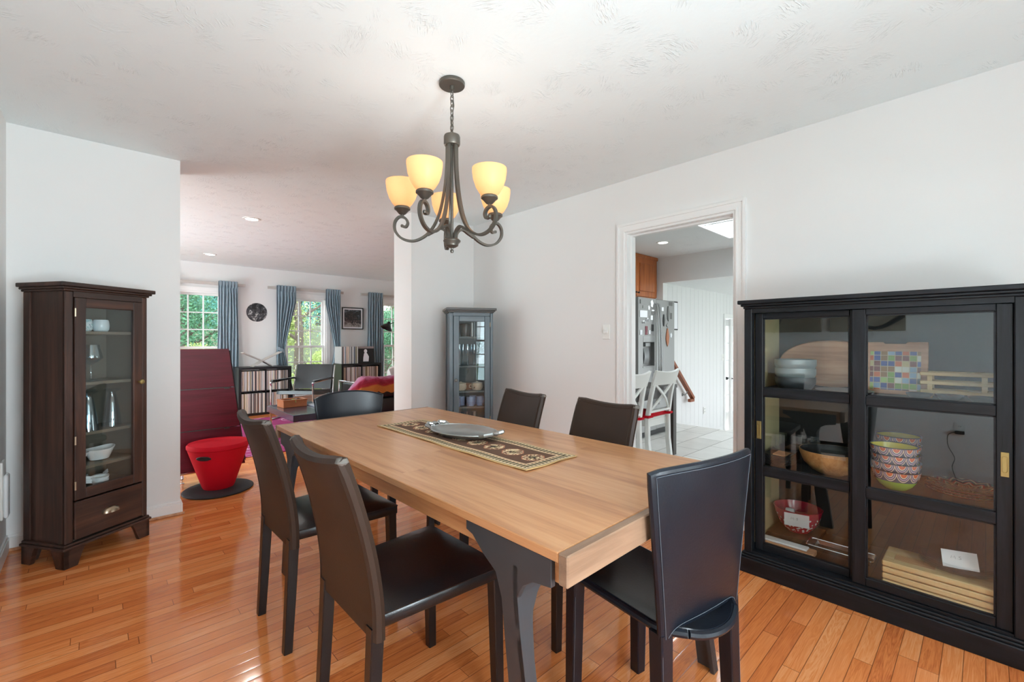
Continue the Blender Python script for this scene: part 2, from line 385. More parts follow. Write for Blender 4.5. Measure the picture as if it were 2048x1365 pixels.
# ------------------------------------------------------------------ room shell
HC = 2.44
XL, XR, YF, YB, YL, YW = -0.37, 3.0, 3.81, 4.15, -0.9, 8.55     # left wall, right wall, far wall face/back, rear wall, living room window wall
XK, ZK, YS, XF, ZF = 6.0, 2.40, 3.2, 9.6, -0.42                  # kitchen
def wallx(name, y0, y1, x0, x1, z0, z1, holes, mat='wall'):      # a wall running along x; holes (x0,x1,z0,z1)
    b = MB(); c = x0
    for h in sorted(holes):
        b.box(c, y0, z0, h[0], y1, z1)
        if h[2] > z0: b.box(h[0], y0, z0, h[1], y1, h[2])
        if h[3] < z1: b.box(h[0], y0, h[3], h[1], y1, z1)
        c = h[1]
    b.box(c, y0, z0, x1, y1, z1)
    return struct(b.build(name, M[mat], smooth=False))
def wally(name, x0, x1, y0, y1, z0, z1, holes, mat='wall'):
    b = MB(); c = y0
    for h in sorted(holes):
        b.box(x0, c, z0, x1, h[0], z1)
        if h[2] > z0: b.box(x0, h[0], z0, x1, h[1], h[2])
        if h[3] < z1: b.box(x0, h[0], h[3], x1, h[1], z1)
        c = h[1]
    b.box(x0, c, z0, x1, y1, z1)
    return struct(b.build(name, M[mat], smooth=False))
b = MB(); b.box(XL-.12, YL-.15, -.08, XR+.12, YB, 0); b.box(-1.62, YB, -.08, 5.62, YW+.16, 0)
struct(b.build('floor', M['floor'], smooth=False))
b = MB(); b.box(XL-.12, YL-.15, HC, XR+.12, YB, HC+.1); b.box(-1.62, YB, HC, 5.62, YW+.16, HC+.1)
struct(b.build('ceiling', M['ceil'], smooth=False))
wally('wall_left', XL-.12, XL, YL-.15, YB, 0, HC, [])
DO = (1.098, 1.915, 0, 2.035)                                     # kitchen doorway
wally('wall_right', XR, XR+.12, YL-.15, YB, 0, HC, [DO])
wallx('wall_far', YF, YB, XL, .428, 0, HC, [])
wallx('wall_stub', YF, YB, 2.235, XR, 0, HC, [])
RW = [(.07, .93, .37, 2.03), (1.23, 2.09, .37, 2.03)]
wallx('wall_rear', YL-.15, YL, XL, XR, 0, HC, RW)
LW = [(x-.36, x+.36, .20, 1.98) for x in (1.17, 2.83, 4.50)]
wallx('wall_window_side', YW, YW+.16, -1.5, 5.5, 0, HC, LW)
wally('wall_living_left', -1.62, -1.5, YB, YW+.16, 0, HC, [(5.35, 7.25, .3, 2.0)])  # hole for the unseen side window, added to let light in
wally('wall_living_right', 5.5, 5.62, YB, YW+.16, 0, HC, [])
wallx('wall_living_near', YB-.12, YB, -1.62, XL-.12, 0, HC, [])
wallx('wall_living_corner', YB-.12, YB, XR+.12, 5.62, 0, HC, [])

def baseboard(name, runs):
    b = MB()
    for (x0, y0, x1, y1, nx, ny) in runs:                         # foot line plus outward normal; stepped profile
        for d, z0, z1 in ((.013, 0, .075), (.008, .075, .09)):
            b.box(min(x0, x1)+min(0, nx*d), min(y0, y1)+min(0, ny*d), z0, max(x0, x1)+max(0, nx*d), max(y0, y1)+max(0, ny*d), z1, .002)
    return struct(b.build(name, M['trim'], smooth=False))
baseboard('baseboard_left', [(XL, YL, XL, YF, 1, 0)])
baseboard('baseboard_far', [(XL, YF, .428, YF, 0, -1), (.428, YF-.013, .428, YB+.013, 1, 0), (2.235, YF, XR, YF, 0, -1), (2.235, YF-.013, 2.235, YB+.013, -1, 0)])
baseboard('baseboard_right', [(XR, YL, XR, DO[0]-.07, -1, 0), (XR, DO[1]+.07, XR, YF, -1, 0)])
baseboard('baseboard_rear', [(XL, YL, XR, YL, 0, 1)])
baseboard('baseboard_window_side', [(-1.5, YW, 5.5, YW, 0, -1)])
b = MB(); b.box(XL, YF-.030, 0, .45, YF-.013, .016, .004); struct(b.build('trim_1', M['acacia'], smooth=False)); bpy.data.objects['trim_1']['kind'] = 'structure'

# doorway casing: stepped boards round the opening, and the jamb inside it
b = MB(); y0, y1, zt = DO[0], DO[1], DO[3]
for w0, w1, d in ((0, .062, .014), (.046, .064, .022), (0.004, .012, .018)):
    b.prism([(y0-w0, 0), (y0-w1, 0), (y0-w1, zt+w1), (y1+w1, zt+w1), (y1+w1, 0), (y1+w0, 0), (y1+w0, zt+w0), (y0-w0, zt+w0)], XR-d, XR, 'x')
b.box(XR-.002, y1-.016, 0, XR+.122, y1+.001, zt); b.box(XR-.002, y0-.001, 0, XR+.122, y0+.016, zt); b.box(XR-.0018, y0+.016, zt-.016, XR+.1218, y1-.016, zt-.0002)
b.box(XR+.05, y1-.028, 0, XR+.09, y1-.0162, zt-.0165); b.box(XR+.0502, y0+.0165, zt-.028, XR+.0898, y1-.0282, zt-.0162)
struct(b.build('trim_2', M['trim'], smooth=False))

# ------------------------------------------------------------------ windows (local: x along, y outward, z up)
def window(n, loc, rz, w, h, cols=3, rows=3, deep=.15):
    r = bpy.data.objects.new('window_%d' % n, None); COL.objects.link(r); r.location = loc; r.rotation_euler = (0, 0, rz); struct(r)
    f = MB(); k = .07
    f.prism([(-w/2-k, -.02), (w/2+k, -.02), (w/2+k, h+k), (-w/2-k, h+k)], -.016, -.001, 'y')
    f = MB()
    for x in (-w/2-k, w/2): f.box(x, -.016, -.02, x+k, -.0005, h+k, .003)
    f.box(-w/2, -.016, h, w/2, -.0005, h+k, .003)
    for x in (-w/2, w/2-.022): f.box(x, 0, 0, x+.022, deep-.02, h)
    f.box(-w/2, 0, h-.022, w/2, deep-.02, h); f.box(-w/2, 0, 0, w/2, deep-.02, .02)
    f.build('window_frame', M['trim'], r, smooth=False)
    f = MB(); f.box(-w/2-k-.02, -.055, -.03, w/2+k+.02, .0, 0, .006); f.box(-w/2-k, -.016, -.10, w/2+k, -.0005, -.03, .003); f.build('window_sill', M['trim'], r, smooth=False)
    iw = w-.044; mh = h*.495
    for nm, za, zb, yo in (('upper_sash', mh-.02, h-.022, .075), ('lower_sash', .02, mh+.02, .035)):
        s = MB(); x0, x1 = -iw/2, iw/2; t = .036
        s.box(x0, yo, za, x0+t, yo+.034, zb); s.box(x1-t, yo, za, x1, yo+.034, zb); s.box(x0+t, yo, za, x1-t, yo+.034, za+t); s.box(x0+t, yo, zb-t, x1-t, yo+.034, zb)
        for i in range(1, cols): xx = x0+t+(iw-2*t)*i/cols; s.box(xx-.009, yo+.006, za+t, xx+.009, yo+.028, zb-t)
        for i in range(1, rows): zz = za+t+(zb-za-2*t)*i/rows; s.box(x0+t, yo+.0066, zz-.0085, x1-t, yo+.0274, zz+.0085)
        so_ = s.build(nm, M['trim'], r, smooth=False)
        g = MB(); g.box(x0+t, yo+.014, za+t, x1-t, yo+.020, zb-t); g.build('glass', M['pane'], so_, smooth=False)
    return r
for i, x in enumerate((1.17, 2.83, 4.50)): window(i+1, (x, YW, .20), 0, .72, 1.78)
window(4, (.50, YL, .37), pi, .86, 1.66); window(5, (1.66, YL, .37), pi, .86, 1.66)
window(6, (-1.5, 6.3, .3), pi/2, 1.9, 1.7, 6, 3, .12)  # unseen living room side window, added for its light

# ------------------------------------------------------------------ kitchen and sunken family room
b = MB(); b.box(XR+.12, -1.0, -.08, XK+.12, YB-.12, 0); b.box(XR, DO[0]+.016, -.02, XR+.12, DO[1]-.016, .002); struct(b.build('floor_kitchen', M['tile'], smooth=False))
b = MB(); b.box(XK+.12, -1.0, ZF-.08, XF, YS, ZF); struct(b.build('floor_family', M['tile'], smooth=False))
b = MB(); b.box(XK+.10, -1.0, ZF, XK+.12, YS, -.08); struct(b.build('trim_3', M['railw'], smooth=False))
SKY = (4.42, 5.38, 1.32, 2.04)
b = MB(); x0, x1, y0, y1 = SKY
k = .03; b.box(XR+.12, -1.0, ZK, x0-k, YB-.12, ZK+.1); b.box(x1+k, -1.0, ZK, XK+.12, YB-.12, ZK+.1); b.box(x0-k, -1.0, ZK, x1+k, y0-k, ZK+.1); b.box(x0-k, y1+k, ZK, x1+k, YB-.12, ZK+.1)
struct(b.build('ceiling_kitchen', M['ceilw'], smooth=False)); b = MB()
for a in ((x0-.028, y0-.028, x0, y1+.028), (x1, y0-.028, x1+.028, y1+.028), (x0+.0005, y0-.028, x1-.0005, y0), (x0+.0005, y1, x1-.0005, y1+.028)):
    b.box(a[0], a[1], ZK-.012, a[2], a[3], ZK+.30)
b.box(4.70, y0+.002, ZK+.02, 4.745, y1-.002, ZK+.06)
struct(b.build('trim_6', M['trim'], smooth=False))
b = MB(); b.box(x0+.003, y0+.003, ZK+.280, x1-.003, y1-.003, ZK+.288); struct(b.build('window_7', M['pane'], smooth=False))
b = MB(); b.box(XK+.12, -1.0, 2.03, XF, YS, 2.13); struct(b.build('ceiling_family', M['ceilw'], smooth=False))
wally('wall_kitchen_far', XK, XK+.12, -1.0, YB-.12, 0, ZK, [(-1.0, YS, 0, 2.03)])
wallx('wall_stair', YS, YS+.12, XK+.12, XF, ZF, 2.13, [(8.24, 9.2, ZF, 1.60)], 'panel')
wallx('wall_stair_closet', YS+.72, YS+.76, 8.0, XF, ZF, 2.13, [], 'panel')
wally('wall_family_far', XF, XF+.12, -1.0, YS+.8, ZF, 2.13, [])
wallx('wall_family_near', -1.12, -1.0, XR+.12, XF, ZF, HC, [(6.75, 9.25, .05, 1.75)])  # unseen opening added to let light into the family room
b = MB()
for k in range(24): b.box(XK+.14+k*.145, YS-.002, ZF+.09, XK+.1415+k*.145, YS+.0005, 2.03)
struct(b.build('trim_4', M['trim'], smooth=False))
b = MB(); b.box(8.17, YS-.014, ZF, 8.24, YS, 1.67); b.box(8.24, YS-.014, 1.60, 9.2, YS, 1.67); b.box(9.2, YS-.014, ZF, 9.27, YS, 1.67); struct(b.build('trim_5', M['trim'], smooth=False))
def french_door(n, loc, rz, w=.70, h=2.0):
    r = bpy.data.objects.new('door_%d' % n, None); COL.objects.link(r); r.location = loc; r.rotation_euler = (0, 0, rz); struct(r)
    f = MB(); t = .10
    f.box(0, 0, 0, t, .036, h); f.box(w-t, 0, 0, w, .036, h); f.box(t, 0, h-.12, w-t, .036, h); f.box(t, 0, 0, w-t, .036, .30)
    for i in range(1, 5): z = .30+(h-.42)*i/5; f.box(t, .0046, z-.0105, w-t, .0314, z+.0105)
    f.box(w/2-.011, .004, .3, w/2+.011, .032, h-.12); f.build('door_frame', M['trim'], r, smooth=False)
    g = MB(); g.box(t, .015, .3, w-t, .021, h-.12); g.build('glass', M['pane'], r, smooth=False)
    k = MB()
    for s in (-1, 1):
        y = -.0 if s < 0 else .036
        k.cyl((.045, y, .93), (.045, y+s*.035, .93), .009, 10); k.lathe([(0, -.028), (.02, -.022), (.028, 0), (.02, .022), (0, .028)], 14, (.045, y+s*.052, .93))
    k.build('door_handle', M['black'], r)
french_door(1, (8.26, YS+.05, ZF), 0, .90, 2.0); french_door(2, (8.30, YS-.075, ZF), radians(3), .86, 2.0)
# ------------------------------------------------------------------ dining table
TB = (1.175, 1.575, 0); TR = radians(0.5)
t = thing('dining_table', 'long wooden dining table on graphite metal legs in the middle of the dining room', 'table', TB, TR)
b = MB(); b.box(-.470, -.952, .727, .470, .985, .75, .002); b.build('tabletop', M['tablew'], t, smooth=False)
for s in (-1, 1):
    y = -.985 if s < 0 else .985
    b = MB(); b.box(-.471, -.979 if s < 0 else .9855, .682, .471, -.953 if s < 0 else 1.005, .7505, .003)
    o = b.build('end_board', M['tablee'], t, smooth=False)
    if s < 0: o['label'] = 'pale thick board across the near end'
for s in (-1, 1):
    b = MB(); b.box(s*.452 - (.018 if s > 0 else 0), -.95, .672, s*.452 + (0 if s > 0 else .018), .98, .727, .002); b.build('apron', M['tablew'], t, smooth=False)
def lerp(T, z):
    for (z0, a), (z1, b) in zip(T, T[1:]):
        if z <= z1: return a+(b-a)*(z-z0)/(z1-z0)
    return T[-1][1]
def arc_leg(sx, sy):                                               # two curved plates meeting at the corner; the foot leans in under the table
    b = MB(); k = .014
    py = [(0, .7265), (0, .664), (.055, .655), (.085, .635), (.104, .60), (.094, .517), (.076, .41), (.015, 0), (.085, 0), (.134, .38), (.149, .49), (.160, .578), (.181, .632), (.228, .660), (.272, .695), (.298, .702), (.298, .7265)]
    b.prism([(sy*.93-sy*a, z) for a, z in py], sx*.4665, sx*(.4665-k), 'x', .0015)
    off = [(0, .015), (.41, .076), (.517, .094), (.60, .104), (.70, .104)]
    wid = [(0, .034), (.45, .036), (.55, .046), (.60, .075), (.635, .14), (.655, .25), (.664, .38), (.672, .40)]
    b.surf(lambda u, v: (sx*(.4665-u*lerp(wid, .672*v)), sy*(.93-.0075-lerp(off, .672*v)), .672*v), 4, 40, k)
    return b
for sx in (-1, 1):
    for sy in (-1, 1): arc_leg(sx, sy).build('leg', M['darkmetal'], t, smooth=False)

# ------------------------------------------------------------------ leather side chairs (local: sitter looks along +x)
def sqtube(b, pts, w0, w1):
    n = len(pts); b.sweep(pts, [(-.5, -.42), (-.42, -.5), (.42, -.5), (.5, -.42), (.5, .42), (.42, .5), (-.42, .5), (-.5, .42)], False, [w0+(w1-w0)*i/(n-1) for i in range(n)], (1, 0, 0))
def parsons(label, loc, rz, leg='black'):
    t = thing('dining_chair', label, 'chair', loc, rz, 'straight backed leather dining chairs')
    def back(u, v):
        z = .40+.49*v; e = (2*u-1); lean = -.115*max(0, v-.1)**1.7
        top = -.016*(1-e*e)*max(0, v-.75)/.25
        return (lean-.020*(1-e*e)*v, (.187-.010*v)*e, z+top)
    b = MB(); b.surf(back, 12, 14, .030); o = b.build('backrest', M['leather'], t, 50)
    def edge(u0, n=14): return [Vector(back(u0, k/n)) for k in range(n+1)]
    b = MB(); pts = edge(0)+[Vector(back(k/12, 1)) for k in range(1, 12)]+edge(1)[::-1]
    b.tube(pts, .0175, 8); b.build('back_piping', M['leather'], o)
    for s in (0, 1):
        b = MB(); p = Vector(back(s, 1)); b.lathe([(0, -.012), (.012, -.009), (.0182, 0), (.013, .010), (0, .0125)], 10, p)
        c_ = b.build('scuffed_corner', M['scuff'], o); c_['label'] = 'worn grey corner'
    def seat(u, v):
        x = .0+.425*u; e = 2*v-1; w = .187+.030*u
        edge_ = (1-abs(2*u-1)**6)*(1-abs(e)**6)
        return (x, w*e, .462+.016*edge_)
    b = MB(); b.surf(seat, 14, 14, .004); b.prism([(.0, -.187), (.425, -.217), (.425, .217), (.0, .187)], .425, .463, 'z', .004)
    b.build('seat', M['blackl'], t, 45)
    for (x0, y0, x1, y1) in ((.000, -.167, -.022, -.170), (.000, .167, -.022, .170), (.402, -.195, .412, -.200), (.402, .195, .412, .200)):
        b = MB(); sqtube(b, [(x0, y0, .43), ((x0+x1)/2, (y0+y1)/2, .2), (x1, y1, 0)], .038, .031); b.build('leg', M['blackl'], t, 30)
    return t
A = parsons('brown leather dining chair nearest the camera at the left side of the table', (.552, 1.295, 0), 0)
dup(A, (.556, 2.005, 0), radians(1), 'brown leather dining chair second along the left side, nearer the red stool')
dup(A, (1.735, 1.86, 0), radians(180-9), 'brown leather dining chair at the right, before the grey cabinet')
dup(A, (1.735, 1.285, 0), radians(180-7), 'brown leather dining chair at the right, before the kitchen doorway')

# saddle leather chairs at the table ends (local: sitter looks along +y, rear legs on y=0)
def saddle_chair(label, loc, rz, top=.864, arch=.012):
    t = thing('dining_chair', label, 'chair', loc, rz, 'saddle stitched leather chairs at the table ends')
    def wd(z): return .165+.065*max(0, (z-.42)/.43)**1.1
    def back(u, v):
        e = 2*u-1; zb = .400+.050*(1-abs(e)**7); zt = top; z = zb+(zt-zb)*v
        w = wd(z); k = max(0, (z-.40)/.45)
        return (w*e*(1-.05*abs(e)**3*k), -.045*k-.012+.042*abs(e)**2.4*(.2+.8*k), z+arch*(1-abs(e)**(4 if arch < .02 else 2))*v*v)
    b = MB(); b.surf(back, 20, 14, .018); o = b.build('backrest', M['navyl'], t, 50)
    def rim(u, v, d): p = Vector(back(u, v)); return p+Vector((0, d, 0))
    for d in (-.011,):
        b = MB()
        P = [rim(.014, k/20, d) for k in range(1, 20)]+[rim(.014+.972*k/24, .985, d) for k in range(25)]+[rim(.986, k/20, d) for k in range(19, 0, -1)]
        b.tube(P, .0008, 5); P = [rim(.04+.92*k/30, .025, d) for k in range(31)]; b.tube(P, .0008, 5); b.build('stitching', M['stitch'], o)
    b = MB()
    P = [Vector(back(0, k/14)) for k in range(15)]+[Vector(back(k/20, 1)) for k in range(1, 20)]+[Vector(back(1, k/14)) for k in range(14, -1, -1)]
    b.tube(P, .0098, 8); b.build('back_edge', M['navyl'], o)
    def seat(u, v):
        y = -.040+.425*u; e = 2*v-1; w = (.150+.010*u)*(1-.30*(max(0, .16-u)/.16)**1.5)
        return (w*e, y-.028*(1-e*e)*max(0, .2-u)/.2, .432+.010*(abs(e)**3)-.012*(1-e*e)*sin(pi*u))
    b = MB(); b.surf(seat, 16, 14, .022); o2 = b.build('seat', M['navyl'], t, 50)
    b = MB(); b.tube([Vector(seat(k/16, 1))+Vector((.002, 0, -.002)) for k in range(17)], .011, 8); b.tube([Vector(seat(k/16, 0))+Vector((-.002, 0, -.002)) for k in range(17)], .011, 8); b.tube([Vector(seat(0, k/14))+Vector((0, -.002, -.002)) for k in range(15)], .011, 8)
    b.build('seat_edge', M['navyl'], o2)
    for x, y, x1, y1 in ((-.152, .008, -.160, -.004), (.152, .008, .160, -.004), (-.150, .345, -.154, .352), (.150, .345, .154, .352)):
        b = MB(); zt = .43 if y > .1 else .44
        sqtube(b, [(x, y, zt), ((x+x1)/2, (y+y1)/2, .22), (x1, y1, 0)], .046, .038); l = b.build('leg', M['navyl'], t, 30)
        b = MB(); s = 1 if x > 0 else -1
        b.tube([(x+s*.020, y-.0232, zt-.05), (x1+s*.016, y1-.0195, .01)], .0008, 5); b.build('stitching', M['stitch'], l)
    return t
Fc = saddle_chair('blue-black saddle leather chair at the near end, its back to the camera', (1.228, .548, 0), radians(-10))
saddle_chair('black saddle leather chair at the far end of the table', (1.225, 2.86, 0), radians(180-8), .822, .034)

# ------------------------------------------------------------------ runner and tray
b = MB((1.213, 1.625, .7515))
def run(u, v):
    x = -.14+.28*u; y = -.55+1.10*v; return (1.213+x+.004*sin(y*6), 1.625+y+.004*sin(x*20), .7535+.0010*sin(x*40)*abs(y)/.55+.0012*sin(y*19))
b.surf(run, 12, 48, .003); tag(b.build('table_runner', M['runner'], None, 60), 'woven patterned runner lying along the middle of the wooden dining table', 'table runner')
t = thing('serving_tray', 'oval pewter tray with scrolled handles resting on the woven runner', 'tray', (1.258, 1.675, .7565), radians(8))
b = MB(); b.lathe([(0, .001), (.72, .001), (.80, .006), (.90, .017), (1.0, .021), (1.0, .024), (.89, .021), (.78, .010), (.70, .005), (0, .005)], 48, (0, 0, 0), .118, .185); b.build('dish', M['tray'], t)
b = MB(); b.tube([(.117*cos(a), .184*sin(a), .023) for a in [2*pi*i/60 for i in range(60)]], [.0035+.0016*(i % 2) for i in range(60)], 6, True); b.build('beaded_rim', M['tray'], t)
for s in (-1, 1):
    b = MB(); 
    for k in (-1, 1): b.tube([(k*.060, s*.160, .022), (k*.062, s*.190, .030), (k*.035, s*.208, .034), (k*.012, s*.196, .030), (k*.020, s*.182, .026), (k*.036, s*.188, .024)], [.007, .009, .010, .008, .006, .004], 8)
    b.lathe([(0, -.01), (.012, -.006), (.016, 0), (.01, .008), (0, .011)], 10, (0, s*.203, .032)); b.build('handle', M['tray'], t)

# ------------------------------------------------------------------ chandelier
CH = (1.25, 1.755, 0)
def emi(name, c, e, base): 
    n = NT(name); n.b.inputs['Base Color'].default_value = base; n.b.inputs['Roughness'].default_value = .5
    n.b.inputs['Emission Color'].default_value = c; n.b.inputs['Emission Strength'].default_value = e; return n.m
n = NT('amber scavo glass'); n.b.inputs['Base Color'].default_value = L(240, 202, 150); n.b.inputs['Roughness'].default_value = .35
tl = n.new('ShaderNodeBsdfTranslucent'); tl.inputs[0].default_value = L(250, 226, 196); mxs = n.new('ShaderNodeMixShader'); mxs.inputs[0].default_value = .6
n.link(n.b.outputs[0], mxs.inputs[1]); n.link(tl.outputs[0], mxs.inputs[2]); n.link(mxs.outputs[0], n.out.inputs[0])
M['amber'] = n.m; M['bulb'] = emi('lit bulb', (1, .9, .75, 1), 3, (1, 1, 1, 1))
t = thing('chandelier', 'five-arm dark iron chandelier with amber glass shades hanging over the dining table', 'chandelier', CH)
b = MB(); b.lathe([(0, 2.44), (.060, 2.44), (.0615, 2.438), (.0615, 2.424), (.059, 2.421), (.012, 2.420), (.011, 2.402), (0, 2.400)], 32); b.build('canopy', M['iron'], t)
b = MB()
for k in range(9):
    z = 2.385-k*.0235; a = (k % 2)*pi/2+.3
    P = [(.0085*cos(q)*cos(a), .0085*cos(q)*sin(a), z+.0165*sin(q)) for q in [2*pi*i/14 for i in range(14)]]; b.tube(P, .0022, 6, True)
b.tube([(.006, .004, 2.40), (.010, -.002, 2.33), (.004, .008, 2.26), (.002, 0, 2.19)], .0022, 6); b.build('chain', M['iron'], t)
b = MB(); b.lathe([(0, 2.195), (.014, 2.192), (.036, 2.184), (.039, 2.176), (.039, 2.142), (.036, 2.136), (0, 2.134)], 28); b.build('top_collar', M['iron'], t)
b = MB(); b.lathe([(0, 1.688), (.034, 1.686), (.042, 1.678), (.040, 1.672), (.032, 1.664), (.030, 1.654), (.018, 1.646), (.006, 1.642), (.005, 1.636), (.009, 1.630), (.007, 1.621), (0, 1.619)], 24); b.build('hub', M['iron'], t)
b = MB(); b.cyl((0, 0, 2.14), (0, 0, 1.68), .007, 8); b.build('stem', M['iron'], t)
def catmull(P, m=8):
    P = [Vector(p) for p in P]; out = []
    for i in range(len(P)-1):
        p0, p1, p2, p3 = P[max(i-1, 0)], P[i], P[i+1], P[min(i+2, len(P)-1)]
        for k in range(m):
            u = k/m; out.append(.5*((2*p1)+(p2-p0)*u+(2*p0-5*p1+4*p2-p3)*u*u+(3*p1-p0-3*p2+p3)*u**3))
    return out+[P[-1]]
wide = [(-.008, -.0055), (.008, -.0055), (.008, .0055), (-.008, .0055)]
R0 = .242; f0 = math.atan2(.7295, .684)                           # camera-facing bearing in the plan
for k in range(5):
    a = f0-pi/2+radians(-111+72*k)                                # first arm points at the dining room's near side
    a = math.atan2(.7295*sin(radians(-111+72*k))-.684*cos(radians(-111+72*k)), .684*sin(radians(-111+72*k))+.7295*cos(radians(-111+72*k)))
    D = Vector((cos(a), sin(a), 0)); T = Vector((-sin(a), cos(a), 0))
    g = lambda P: [D*r+Vector((0, 0, z)) for r, z in P]
    arm = MB()
    arm.sweep(catmull(g([(.024, 2.14), (.027, 2.02), (.040, 1.90), (.068, 1.79), (.115, 1.715), (.180, 1.680), (.240, 1.690), (.276, 1.728), (.278, 1.770), (.256, 1.796), (.228, 1.790), (.215, 1.768), (.224, 1.748), (.243, 1.752)])), wide, False, None, T)
    arm.sweep(catmull(g([(.020, 1.672), (.026, 1.715), (.055, 1.738), (.090, 1.722), (.118, 1.708)])), wide, False, None, T)
    arm.lathe([(0, -.008), (.006, -.006), (.008, 0), (.006, .006), (0, .008)], 10, D*.243+Vector((0, 0, 1.753))); arm.build('arm', M['iron'], t)
    s = MB(); c = D*R0
    s.lathe([(0, 1.796), (.007, 1.798), (.008, 1.806), (.016, 1.810), (.030, 1.826), (.038, 1.832), (.038, 1.840), (.032, 1.846), (0, 1.846)], 20, c); s.build('shade_holder', M['iron'], t)
    s = MB(); s.lathe([(.030, 1.842), (.046, 1.858), (.062, 1.885), (.073, 1.918), (.0775, 1.950), (.0775, 1.967), (.0735, 1.967), (.0735, 1.950), (.069, 1.919), (.058, 1.888), (.043, 1.863), (.028, 1.848)], 28, c); s.build('lamp_shade', M['amber'], t, 60)
    s = MB(); s.lathe([(0, 1.845), (.012, 1.846), (.012, 1.872), (.020, 1.892), (.022, 1.908), (.015, 1.924), (0, 1.93)], 14, c); s.build('bulb', M['bulb'], t)
    l = bpy.data.lights.new('chandelier_lamp', 'POINT'); l.energy = .6; l.color = (1, .97, .94); l.shadow_soft_size = .03
    lo = bpy.data.objects.new('chandelier_lamp', l); COL.objects.link(lo); lo.location = c+Vector((0, 0, 1.955)); lo.parent = t

# ------------------------------------------------------------------ recessed lights
M['led'] = emi('lit diffuser', (1, .98, .95, 1), 14, (1, 1, 1, 1))
def downlight(label, loc, watts, r=.062):
    t = thing('recessed_light', label, 'ceiling light', loc, 0, 'round recessed ceiling lights')
    b = MB(); b.lathe([(r+.02, 0), (r+.018, -.006), (r, -.008), (r-.006, -.004), (r-.006, .0)], 28); b.build('trim_ring', M['white'], t)
    b = MB(); b.lathe([(0, -.004), (r-.004, -.004), (r-.004, 0), (0, 0)], 24); b.build('diffuser', M['led'], t)
    l = bpy.data.lights.new('downlight', 'SPOT'); l.energy = watts; l.spot_size = radians(150); l.spot_blend = .9; l.shadow_soft_size = .06; l.color = (1, .96, .90)
    lo = bpy.data.objects.new('downlight', l); COL.objects.link(lo); lo.location = (0, 0, -.012); lo.parent = t
downlight('round recessed light in the living room ceiling, nearer the dining room', (1.164, 5.131, HC), 34)
downlight('round recessed light in the living room ceiling, nearer the windows', (1.207, 7.65, HC), 34)
downlight('round recessed light in the kitchen ceiling beside the skylight', (5.076, 2.707, ZK), 40)

# ------------------------------------------------------------------ wall plates
def plate(name, label, cat, loc, rz, kind):                       # local: plate faces -y
    t = thing(name, label, cat, loc, rz)
    b = MB(); b.box(-.036, -.006, -.058, .036, 0, .058, .003); b.build('cover_plate', M['white'], t, smooth=False)
    b = MB()
    if kind == 'dimmer': b.lathe([(0, 0), (.019, 0), (.017, .018), (.014, .022), (0, .022)], 20, Mx=Matrix.Translation((0, -.006, 0)) @ Matrix.Rotation(pi/2, 4, 'X')); b.build('dial', M['white'], t)
    elif kind == 'switch': b.box(-.006, -.014, -.012, .006, -.006, .012, .002); b.build('toggle', M['white'], t, smooth=False)
    else:
        for z in (-.024, .024):
            b.box(-.017, -.0075, z-.014, .017, -.006, z+.014, .004)
        b.build('socket', M['white'], t, smooth=False); b = MB()
        for z in (-.024, .024):
            b.box(-.008, -.0082, z-.002, -.005, -.0075, z+.008); b.box(.005, -.0082, z-.002, .008, -.0075, z+.008)
        b.build('slot', M['black'], t, smooth=False)
    return t
plate('dimmer_switch', 'white rotary dimmer switch on the wall left of the kitchen doorway', 'light switch', (XR-.0005, 2.088, 1.267), pi/2+pi, 'dimmer')
plate('light_switch', 'white light switch beside the far glazed door', 'light switch', (8.13, YS-.0005, .895), 0, 'switch')
plate('wall_outlet', 'white outlet low on the beadboard stair wall', 'outlet', (7.37, YS-.0045, .036), 0, 'outlet')
plate('wall_outlet', 'white outlet with a black charger, mirrored in the black display cabinet', 'outlet', (XL+.0005, .152, .44), pi/2, 'outlet')
t = thing('wall_device', 'white plastic device low on the wall left of the tall brown cabinet', 'wall device', (XL+.0005, 3.625, .395), pi/2)
b = MB(); b.box(-.06, -.012, -.155, .040, 0, .155, .006, 2); b.build('back_plate', M['white'], t)
b = MB(); b.box(-.05, -.030, -.150, .028, -.0115, .085, .012, 3); b.build('cover', M['porc'], t)
t = thing('charger', 'black charger plugged in low on the wall, mirrored in the display cabinet', 'charger', (XL+.0085, .152, .416), pi/2)
b = MB(); b.box(-.03, -.03, -.014, .03, 0, .014, .004); b.build('plug_body', M['black'], t, smooth=False)
b = MB(); b.tube(catmull([(.03, -.015, 0), (.07, -.02, -.03), (.07, -.02, -.12), (.03, -.02, -.22), (.045, -.02, -.30), (.02, -.02, -.40), (.01, -.03, -.412)]), .003, 6); b.build('cord', M['black'], t)

# canvases on the left wall, seen in the cabinet glass
n = NT('taupe canvas'); c = n.coord(); g = n.noise(n.tc.outputs['Object'], 5, 3)
n.col(n.ramp(g, [(.3, L(120, 108, 92)), (.7, L(158, 148, 130))])); n.rough(.9); M['canvas'] = n.m
for y, lab, P in ((1.44, 'taupe canvas with a dark branch, the one farther from the camera in the cabinet reflection', [(-.15, .0), (-.08, .14), (-.02, .30), (.10, .42), (.2, .5)]), (.785, 'taupe canvas with a dark branch, the one nearer the camera in the cabinet reflection', [(.28, .14), (.10, .03), (-.05, .08), (-.16, .22), (-.24, .30)])):
    t = thing('wall_canvas', lab, 'picture', (XL+.0005, y, 1.285), pi/2, 'branch canvases')
    b = MB(); b.box(-.29, -.035, 0, .29, 0, .58, .003); b.build('canvas', M['canvas'], t, smooth=False)
    b = MB(); b.sweep(catmull([(-x, -.0365, z) for x, z in P]), [(-.05, -1), (.05, -1), (.05, 1), (-.05, 1)], False, [.02*(1.0-.6*i/32) for i in range(8*(len(P)-1)+1)], (0, 1, 0)); b.build('painted_branch', M['black'], t)
